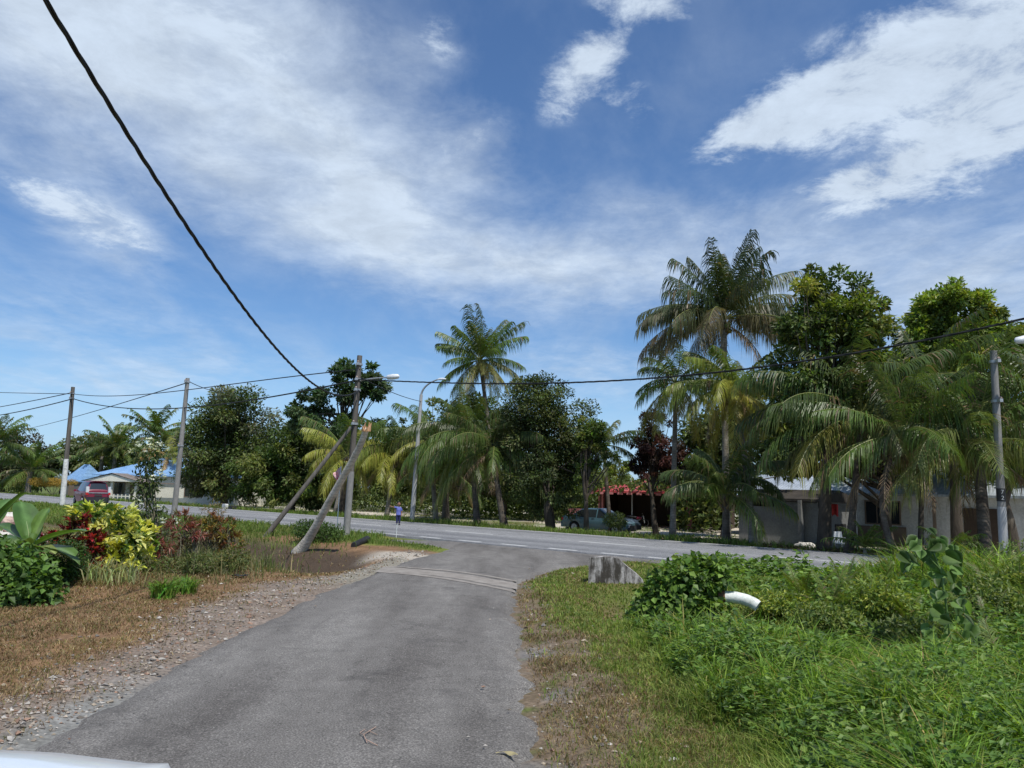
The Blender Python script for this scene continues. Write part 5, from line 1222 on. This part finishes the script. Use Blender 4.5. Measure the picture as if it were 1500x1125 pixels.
bed('pink tipped cordyline between the maroon one and the yellow croton bush', 278, 836, [(278, 780, 22, 18), (266, 765, 20, 14)], 430, .16, CR + [(.45, .20, .18)], .22, name='cordyline', cat='plant', group='cordylines in the flower bed', cl=14, up=.4)
bed('orange and yellow speckled croton at the right end of the flower bed', 330, 826, [(325, 775, 22, 18), (335, 795, 24, 18), (310, 768, 16, 16)], 1500, .12, [(.34, .29, .07), (.20, .08, .04), (.12, .15, .04), (.34, .20, .06), (.14, .13, .06)], .28, name='croton', group='crotons in the flower bed', cl=12)
bed('dry straw coloured shrub standing above the speckled croton', 305, 822, [(312, 752, 16, 16), (302, 775, 20, 18), (290, 790, 16, 18)], 900, .11, [(.30, .22, .13), (.22, .17, .09), (.16, .16, .07)], .18, name='dry_shrub', mat='dry', nst=26)
bed('grey green leggy shrub behind the cordylines', 230, 812, [(228, 770, 24, 22), (200, 765, 18, 14), (240, 790, 24, 14)], 900, .10, [(.12, .15, .08), (.09, .12, .05), (.16, .18, .10)], .4, name='shrub', group='low green shrubs in the flower bed')
bed('low green weedy shrub at the foot of the cordylines', 262, 846, [(255, 830, 30, 12), (290, 825, 24, 14)], 1300, .08, [(.12, .16, .05), (.09, .13, .035), (.2, .2, .08)], .35, name='shrub', group='low green shrubs in the flower bed')
bed('low straggly shrub in front of the speckled croton', 320, 842, [(315, 825, 26, 14), (345, 815, 22, 16)], 1300, .08, [(.13, .16, .05), (.09, .13, .035), (.22, .2, .07)], .35, name='shrub', group='low green shrubs in the flower bed')
bed('dark green bush in the ditch right of the sawn trunk', 480, 793, [(482, 782, 24, 15), (462, 780, 24, 15), (450, 772, 20, 12)], 3200, .09, [(.06, .11, .025), (.085, .15, .03), (.05, .08, .02)], .5, name='bush', group='ditch bushes')
x_, y_ = put(30, 30.5); shrub('light green roadside shrub beyond the main road at the far left', (x_, y_), y_, [(32, 712, 22, 12)], 2500, .16, YG, .6, name='shrub', group='roadside shrubs')
x_, y_ = put(75, 31.5); shrub('golden hedge beyond the main road left of the leftmost pole', (x_, y_), y_, [(58, 706, 14, 6), (75, 706, 16, 6.5), (90, 707, 12, 5), (105, 706, 8, 4)], 5000, .13, [(.42, .27, .05), (.50, .34, .08), (.30, .22, .05)], .5, name='hedge', cat='hedge', thick=.5, nst=20)
x_, y_ = put(905, 31); shrub('dark low shrub hiding the front wheel of the teal saloon', (x_, y_), y_ , [(902, 762, 16, 11)], 1600, .10, DG, .5, name='shrub', group='roadside shrubs')
# creeper covered bush on the right
g = G(1000, 915); shrub('creeper covered bush at the edge of the tall grass, left of the white pipe', (g.x, g.y + 1.4), g.y + 1.4, [(1000, 845, 42, 22), (1045, 842, 26, 30), (985, 870, 45, 30), (1015, 885, 46, 26), (958, 892, 30, 22), (950, 905, 30, 16), (1022, 838, 20, 22)], 4600, .11, [(.10, .18, .03), (.14, .24, .04), (.06, .11, .025), (.17, .26, .05)], .85, name='bush', shell=.42, nst=30, up=.7, rad_dir=.9, down=.3, fold=.08)
# heart leaved climbing weed
def heart(m, c, D, N, L, col):
    D = unit(np.array(D)); S = unit(np.cross(D, N)); N = np.cross(S, D); W = L * .52
    prof = [(0, 0), (-.12, .42), (.05, .82), (.32, 1.0), (.62, .72), (.86, .28), (1.0, 0)]
    mid = [np.array(c) + D * L * a - N * L * .10 * a * a for a in (0, .1, .3, .5, .7, .88, 1.0)]
    v = [tuple(p) for p in mid]
    for sg in (1, -1):
        for (a, b_) in prof[1:-1]: v.append(tuple(np.array(c) + D * L * a + S * sg * W * b_ + N * L * (.10 * b_ - .10 * a * a)))
    f = []
    for k0 in (7, 12):
        f += [(0, 1, k0 + 1, k0), (1, 2, k0 + 2, k0 + 1), (2, 3, k0 + 3, k0 + 2) if k0 == 7 else (2, 3, k0 + 3, k0 + 2), (3, 4, k0 + 4, k0 + 3)]
    cc = np.tile(np.array(col), (len(v), 1)); cc[:7] = cc[:7] * 1.25
    m.add(v, f, cc); m.add(v, [(4, 5, 11), (5, 6, 11), (4, 5, 16), (5, 6, 16)], cc)
g = G(1398, 985); bx_, by_ = g.x, g.y + .5; bz_ = h1(bx_, by_)
th = thing('climbing_weed', 'tall climbing weed with big heart shaped leaves rising from the tall grass at the right', 'weed', (bx_, by_, bz_)); o_ = np.array([bx_, by_, bz_])
stemp = [np.array(tuple(P(u, v, by_))) - o_ for u, v in ((1400, 985), (1392, 930), (1385, 880), (1378, 835), (1362, 800))]
stemp2 = [stemp[3], np.array(tuple(P(1345, 800, by_ - .1))) - o_, np.array(tuple(P(1322, 812, by_ - .2))) - o_]
m = MB(); m.tube(np.array(stemp), .013, 6); m.tube(np.array(stemp2), .009, 6); m.tube([stemp[0], stemp[0] + (.3, .1, .35), stemp[0] + (.38, .1, .6)], .01, 6); m.build('stem', M['green_stem'], th, True)
m = MB()
spots = [(1340, 800), (1325, 815), (1350, 820), (1335, 835), (1365, 795), (1378, 805), (1390, 800), (1372, 822), (1395, 822), (1384, 845), (1365, 850), (1400, 860), (1380, 875), (1395, 890), (1372, 905), (1405, 910), (1385, 925), (1425, 925), (1400, 940), (1378, 945), (1420, 955), (1352, 805), (1330, 825), (1388, 815), (1408, 885), (1368, 930), (1432, 945), (1412, 935)]
for i, (u, v) in enumerate(spots * 3):
    c = np.array(tuple(P(u + rng.normal(0, 6), v + rng.normal(0, 6) - 8, by_ + rng.normal(0, .18)))) - o_
    D = np.array([rng.normal(0, .6), rng.normal(-.3, .5), -rng.uniform(.25, 1.0)]); heart(m, c, D, np.array([rng.normal(0, .6), -.6 + rng.normal(0, .3), rng.uniform(.3, 1.)]), rng.uniform(.08, .19), np.array((.10, .17, .045)) * rng.uniform(.5, 1.6))
m.build('leaves', M['leaf'], th, True)
# ferns
FERN = [(1045, 900, .55), (1180, 862, .8), (1215, 870, .9), (1240, 850, .9), (1290, 862, .8), (1265, 880, .7), (1480, 960, 1.1), (1500, 930, 1.0), (1445, 905, .9), (1460, 870, .9), (1330, 890, .7), (1120, 905, .6), (1425, 850, .9), (1495, 875, 1.1)]
for i, (u, v, s) in enumerate(FERN):
    g = G(u, v + 30); z0 = h1(g.x, g.y); m = MB()
    for k_ in range(11):
        frond_mesh(m, (0, 0, 0), rng.uniform(0, 6.28), rng.uniform(.7, 1.5), s * rng.uniform(.7, 1.05), rng.uniform(.3, 1.0), (.14, .20, .035), nl=50, lf=.13, lw=.011, hang=.12, stemcol=(.2, .2, .06), start=.1, rad=.006)
    o = m.build('fern', M['frond']); o.location = (g.x, g.y, z0)
    tag(o, 'sword fern with upright feathery fronds among the tall grass on the right bank', 'fern', 'sword ferns on the right bank')
BU = [(1150, 882, 50, 14, YG), (1215, 905, 50, 18, MG), (1290, 880, 44, 34, YG), (1340, 930, 50, 24, DG), (1450, 885, 50, 42, MG), (1490, 862, 42, 42, YG), (1255, 862, 50, 18, YG), (1484, 826, 30, 32, DG), (1410, 850, 44, 22, YG), (1335, 858, 40, 18, MG)]
LB = ['broad yellow green weedy bush right of the white pipe', 'rounded green bush on the ditch bank in front of the ferns', 'leafy bush just left of the climbing weed', 'dark bush in the hollow at the foot of the climbing weed', 'green bush right of the climbing weed', 'leafy bush at the right edge of the bank', 'feathery yellow green bush rising against the main road', 'dark twiggy bush at the foot of the numbered pole', 'spreading bush right behind the climbing weed, against the road', 'small bush left behind the climbing weed, against the road']
for (u, v, ru, rv, cl_), lab in zip(BU, LB):
    g = G(u, v + rv + 4); shrub(lab, (g.x, g.y + .3), g.y + .3, [(u, v, ru, rv), (u - ru * .4, v + rv * .4, ru * .6, rv * .6), (u + ru * .4, v + rv * .3, ru * .6, rv * .6)], 3000, .085, [tuple(np.array(q) * 1.25) for q in cl_], .42, name='bush', group='bushes on the right bank', shell=.55, nst=22, stem=.006, up=.5)

# ------------------------------------------------------------------ grass, weeds, stones
def cand(n, y0, y1, u0=-260, u1=1760):
    y = y0 * np.exp(rng.random(n) * math.log(y1 / y0)); u = rng.uniform(u0, u1, n); return (u - 750) / F * y * 1.03, y
def put_grass(name, label, x, y, ht, lean, col, wmin=.006, wk=.0011):
    B = np.stack([x, y, H(x, y) - .01], -1); m = MB()
    blades(m, B, ht, lean, np.maximum(wmin, wk * y), col)
    return tag(m.build(name, M['grass']), label, None, None, 'stuff')
x, y = cand(700000, 2.0, 40); t = tcoord(x, y); dr = x - right_edge(y); n1 = fbm(x, y, 1.1, 11); n5 = fbm(x, y, .7, 61); n6 = fbm(x, y, 2.6, 62)
near = (dr > 0) & (t < T_NEAR - .42)
tall = sm(1.15, 1.9, dr + (n5 - .5) * .8) * sm(11.6, 10.6, t - np.clip((x - 2) * .15, 0, 3) * 1.0)
rough = sm(3.4, 6.0, x) * sm(10.0, 11.5, t)
ww = .22 + .85 * n1 * sm(16, 10, y)
keep = near & (rng.random(len(x)) < np.clip(sm(ww - .15, ww + .25, dr) * .9 + .06 * (dr > .1), 0, 1))
cl1 = fbm(x, y, 3.2, 71)
ht = .055 + .05 * n6 + .46 * tall * (.10 + .5 * n5 + .9 * sm(.35, .7, cl1)) + .34 * rough * (.4 + n5) * sm(17.5, 14.5, t - np.clip(x - 6, 0, 3)) + .78 * sm(6.6, 9.0, x) * sm(12.5, 15, t) * (.5 + n5)
ht = ht * rng.uniform(.5, 1.2, len(x))
xx, yy, hh, tt_ = x[keep], y[keep], ht[keep], np.clip(tall + rough, 0, 1)[keep]; n = len(xx)
ca = pick([(.13, .19, .035), (.16, .20, .045), (.20, .20, .06), (.10, .15, .03)], n); cb = pick([(.10, .20, .025), (.14, .26, .035), (.075, .145, .022), (.19, .30, .045), (.26, .26, .08), (.30, .24, .11)], n, [.24, .24, .2, .18, .09, .05])
cb = cb * np.array([1.22, 1.12, .95]) * (.55 + .8 * cl1[keep])[:, None]; ca = ca * np.array([1.32, 1.30, 1.3]); c = ca * (1 - tt_[:, None]) + cb * tt_[:, None]; c = c * (.75 + .5 * n6[keep])[:, None] * rng.normal(1, .2, (n, 1)).clip(.5, 1.6)  # tall blades darker in low hollows: shade between tufts put into the colour
kt = (tt_ < .5) | (rng.random(n) < .55); xx, yy, hh, c, tt_ = xx[kt], yy[kt], hh[kt], c[kt], tt_[kt]; n = len(xx)
put_grass('grass', None, xx, yy, hh, rng.uniform(.15, 1.0, n) + .5 * tt_ * rng.random(n), c, .007 + .006 * tt_, .0014 + .0005 * tt_)
# broad leaved weeds in the tall grass
sel = np.where(keep & (tall + rough > .4) & (fbm(x, y, 1.6, 73) > .42))[0]; sel = rng.choice(sel, min(85000, len(sel)), replace=False)
B = np.stack([x[sel], y[sel], H(x[sel], y[sel]) + np.maximum(.05, (.04 + .36 * tall[sel] * (.45 + n5[sel]) + .32 * rough[sel] * (.4 + n5[sel])) * rng.uniform(.3, 1.15, len(sel)) * (.6 + .8 * cl1[sel]))], -1)
n = len(sel); D = unit(np.stack([rng.normal(0, 1, n), rng.normal(0, 1, n), rng.normal(0, .35, n)], -1)); ls = np.maximum(.045, .0075 * y[sel]) * rng.uniform(.6, 1.7, n)
m = MB(); leaves(m, B, D, np.array([0, 0, 1.]) + rng.normal(0, .35, (n, 3)), ls, ls * rng.uniform(.35, .7, n), pick([(.10, .19, .035), (.14, .24, .045), (.20, .29, .06), (.07, .12, .028)], n) * rng.normal(1, .15, (n, 1)), .1, .1)
tag(m.build('weeds', M['leaf']), kind='stuff')
# tall mixed weeds filling the flower bed
n = 9000; g0 = [G(u_, v_) for u_, v_ in zip(290 + rng.normal(0, 52, n), 822 + rng.normal(0, 12, n))]; xx = np.array([q.x for q in g0]); yy = np.array([q.y for q in g0])
kq = rng.random(n) < sm(.3, .6, fbm(xx, yy, 1.8, 82)); xx, yy = xx[kq], yy[kq]; n = len(xx)
put_grass('bed_weeds', None, xx, yy, rng.uniform(.10, .62, n) * (.4 + fbm(xx, yy, 1.5, 81)), rng.uniform(.1, .8, n), pick([(.12, .17, .05), (.18, .19, .08), (.28, .23, .12), (.09, .13, .04), (.22, .22, .12)], n) * rng.normal(1, .2, (n, 1)).clip(.5, 1.5), .009, .001)
# thin dead blades on the worn dirt right of the lane, and the dry strip on the left
x, y = cand(560000, 2.2, 30); t = tcoord(x, y); dl = left_edge(y) - x; dr = x - right_edge(y); n1 = fbm(x, y, 1.1, 11); n7 = fbm(x, y, 2.2, 63); n8 = fbm(x, y, .5, 64)
pit = np.exp(-((t - 11.9) / 1.8) ** 2) * sm(.9, 2.4, dl)
gw = .30 + .75 * n1 + .5 * sm(9, 13, y) * sm(17, 14.5, y)
pl_ = sm(gw - .1, gw + .5, dl) * (t < 11.2) * (dl > 0) * sm(.25, .5, n7 + .12) * (1 - .6 * pit) + .14 * (dl > .15) * (t < 14)
pr_ = sm(-.03, .15, dr) * sm(1.9, 1.0, dr) * (t < 18) * (.35 + .5 * sm(.4, .6, n7))
keep = rng.random(len(x)) < pl_ * .75 + pr_
xx, yy = x[keep], y[keep]; n = len(xx); dlk = dl[keep]; lft = dlk > 0
tt = sm(1.5, 3.0, dlk) * sm(.5, .65, n8[keep]) * lft
hh = (.03 + .07 * n7[keep] + .12 * tt + .12 * sm(8.5, 6, yy) * sm(2.0, 3.0, dlk) * lft) * rng.uniform(.5, 1.3, n)
c = pick([(.22, .14, .07), (.30, .21, .10), (.15, .09, .05), (.40, .31, .17), (.15, .16, .05)], n) * rng.normal(1, .18, (n, 1)).clip(.5, 1.5)
put_grass('dry_grass', None, xx, yy, hh, rng.uniform(.5, 1.6, n), c * (.6 + .8 * fbm(xx, yy, 3.5, 84))[:, None], .005, .0010)
# verge grass on the near left, in the ditch and along the far side of the road
x, y = cand(520000, 8, 95, -300, 1800); t = tcoord(x, y); dl = left_edge(y) - x; n9 = fbm(x, y, 1.2, 65); n10 = fbm(x, y, .35, 66)
vg = (dl > 0.15) * (t < T_NEAR - .4) * (t > 10.6) * np.clip(sm(2.2, 5.5, dl) + sm(15.3, 16.2, t), 0, 1) * (1 - .93 * np.exp(-((t - 12.4) / 2.0) ** 4) * sm(8, 5.5, dl))
fv = (t > T_FAR + .42) * sm(T_FAR + 4.5, T_FAR + 2.2, t) * np.where(x > 9.5, .16, 1)
lw_ = (t >= T_FAR + 2) * .35 * sm(.35, .6, n10)
keep = rng.random(len(x)) < np.clip(vg * .8 + fv + lw_, 0, 1)
xx, yy, tk = x[keep], y[keep], t[keep]; n = len(xx)
hh = np.where(tk < 20, .10 + .20 * n9[keep], .14 + .34 * n9[keep] * sm(T_FAR + 5, T_FAR + 1.5, tk)) * rng.uniform(.5, 1.25, n)
hh = hh * np.where(tk < 20, .45 + .8 * sm(-2.5, -5.0, xx), 1)
c = pick([(.11, .18, .03), (.14, .21, .04), (.09, .14, .028), (.19, .21, .06)], n) * (.7 + .6 * n10[keep])[:, None] * rng.normal(1, .16, (n, 1)).clip(.5, 1.5)
put_grass('verge_grass', None, xx, yy, hh, rng.uniform(.15, .8, n), c, .01, .0009)
# loose stones
x, y = cand(170000, 2.6, 24); t = tcoord(x, y); dl = left_edge(y) - x; dr = x - right_edge(y); n1 = fbm(x, y, 1.1, 11); n11 = fbm(x, y, 3.0, 67)
gw = .32 + .75 * n1 + .5 * sm(9, 13, y) * sm(17, 14.5, y)
pr_ = sm(-.06, .12, dl) * sm(gw + .6, gw - .1, dl) * (t < 15.6) * (.35 + .65 * sm(.35, .6, n11)) + .04 * (dl > 0) * (dl < 4) * (t < 11)
pr_ = pr_ + .07 * (dr > 0) * (dr < 1.1) * (t < 17) + .004 * (dl < 0) * (dr < 0) * (np.minimum(-dl, -dr) < .5)
keep = rng.random(len(x)) < pr_ * np.where(dl > 0, .75, 1); xx, yy = x[keep], y[keep]; n = len(xx)
sz = np.clip(np.exp(rng.normal(math.log(.0105), .45, n)), .004, .034) * (1 + yy * .035)
base = np.array([(1, 0, 0), (-.5, .8, 0), (-.6, -.75, 0), (.1, .1, .75), (-.1, 0, -.6), (.5, .6, .3)])
v = base[None] * (1 + rng.normal(0, .25, (n, 6, 1))) + rng.normal(0, .15, (n, 6, 3)); a = rng.uniform(0, 6.28, n); ca, sa = np.cos(a)[:, None], np.sin(a)[:, None]
vx = v[..., 0] * ca - v[..., 1] * sa; vy = v[..., 0] * sa + v[..., 1] * ca
v = np.stack([vx, vy, v[..., 2] * .75], -1) * sz[:, None, None] + np.stack([xx, yy, np.where((left_edge(yy) - xx < 0) & (xx - right_edge(yy) < 0), .045, H(xx, yy)) + sz * .25], -1)[:, None]
i = np.arange(n)[:, None] * 6; f = np.concatenate([i + q for q in ([0, 5, 3], [5, 1, 3], [1, 2, 3], [2, 0, 3], [5, 0, 4], [1, 5, 4], [2, 1, 4], [0, 2, 4])])
c = pick([(.30, .25, .19), (.22, .20, .18), (.36, .30, .24), (.28, .18, .13), (.16, .14, .12), (.42, .39, .35)], n) * rng.normal(1, .15, (n, 1))
m = MB(); m.add(v.reshape(-1, 3), f, np.repeat(c.clip(.05, .8), 6, 0)); tag(m.build('gravel', M['stone']), kind='stuff')
# fallen leaves under the right hand trees
x, y = cand(60000, 14, 45, 900, 1750); t = tcoord(x, y); keep = (t > T_FAR + .8) & (t < T_FAR + 7) & (rng.random(len(x)) < .5); x, y = x[keep], y[keep]; n = len(x)
m = MB(); leaves(m, np.stack([x, y, H(x, y) + .02 + rng.random(n) * .06], -1), np.stack([rng.normal(0, 1, n), rng.normal(0, 1, n), rng.normal(0, .2, n)], -1), np.array([0, 0, 1.]) + rng.normal(0, .4, (n, 3)), .16, .07, pick([(.16, .11, .07), (.10, .07, .05), (.24, .18, .11), (.07, .08, .03)], n))
tag(m.build('leaf_litter', M['dry']), kind='stuff')
print('objects', len(bpy.data.objects))
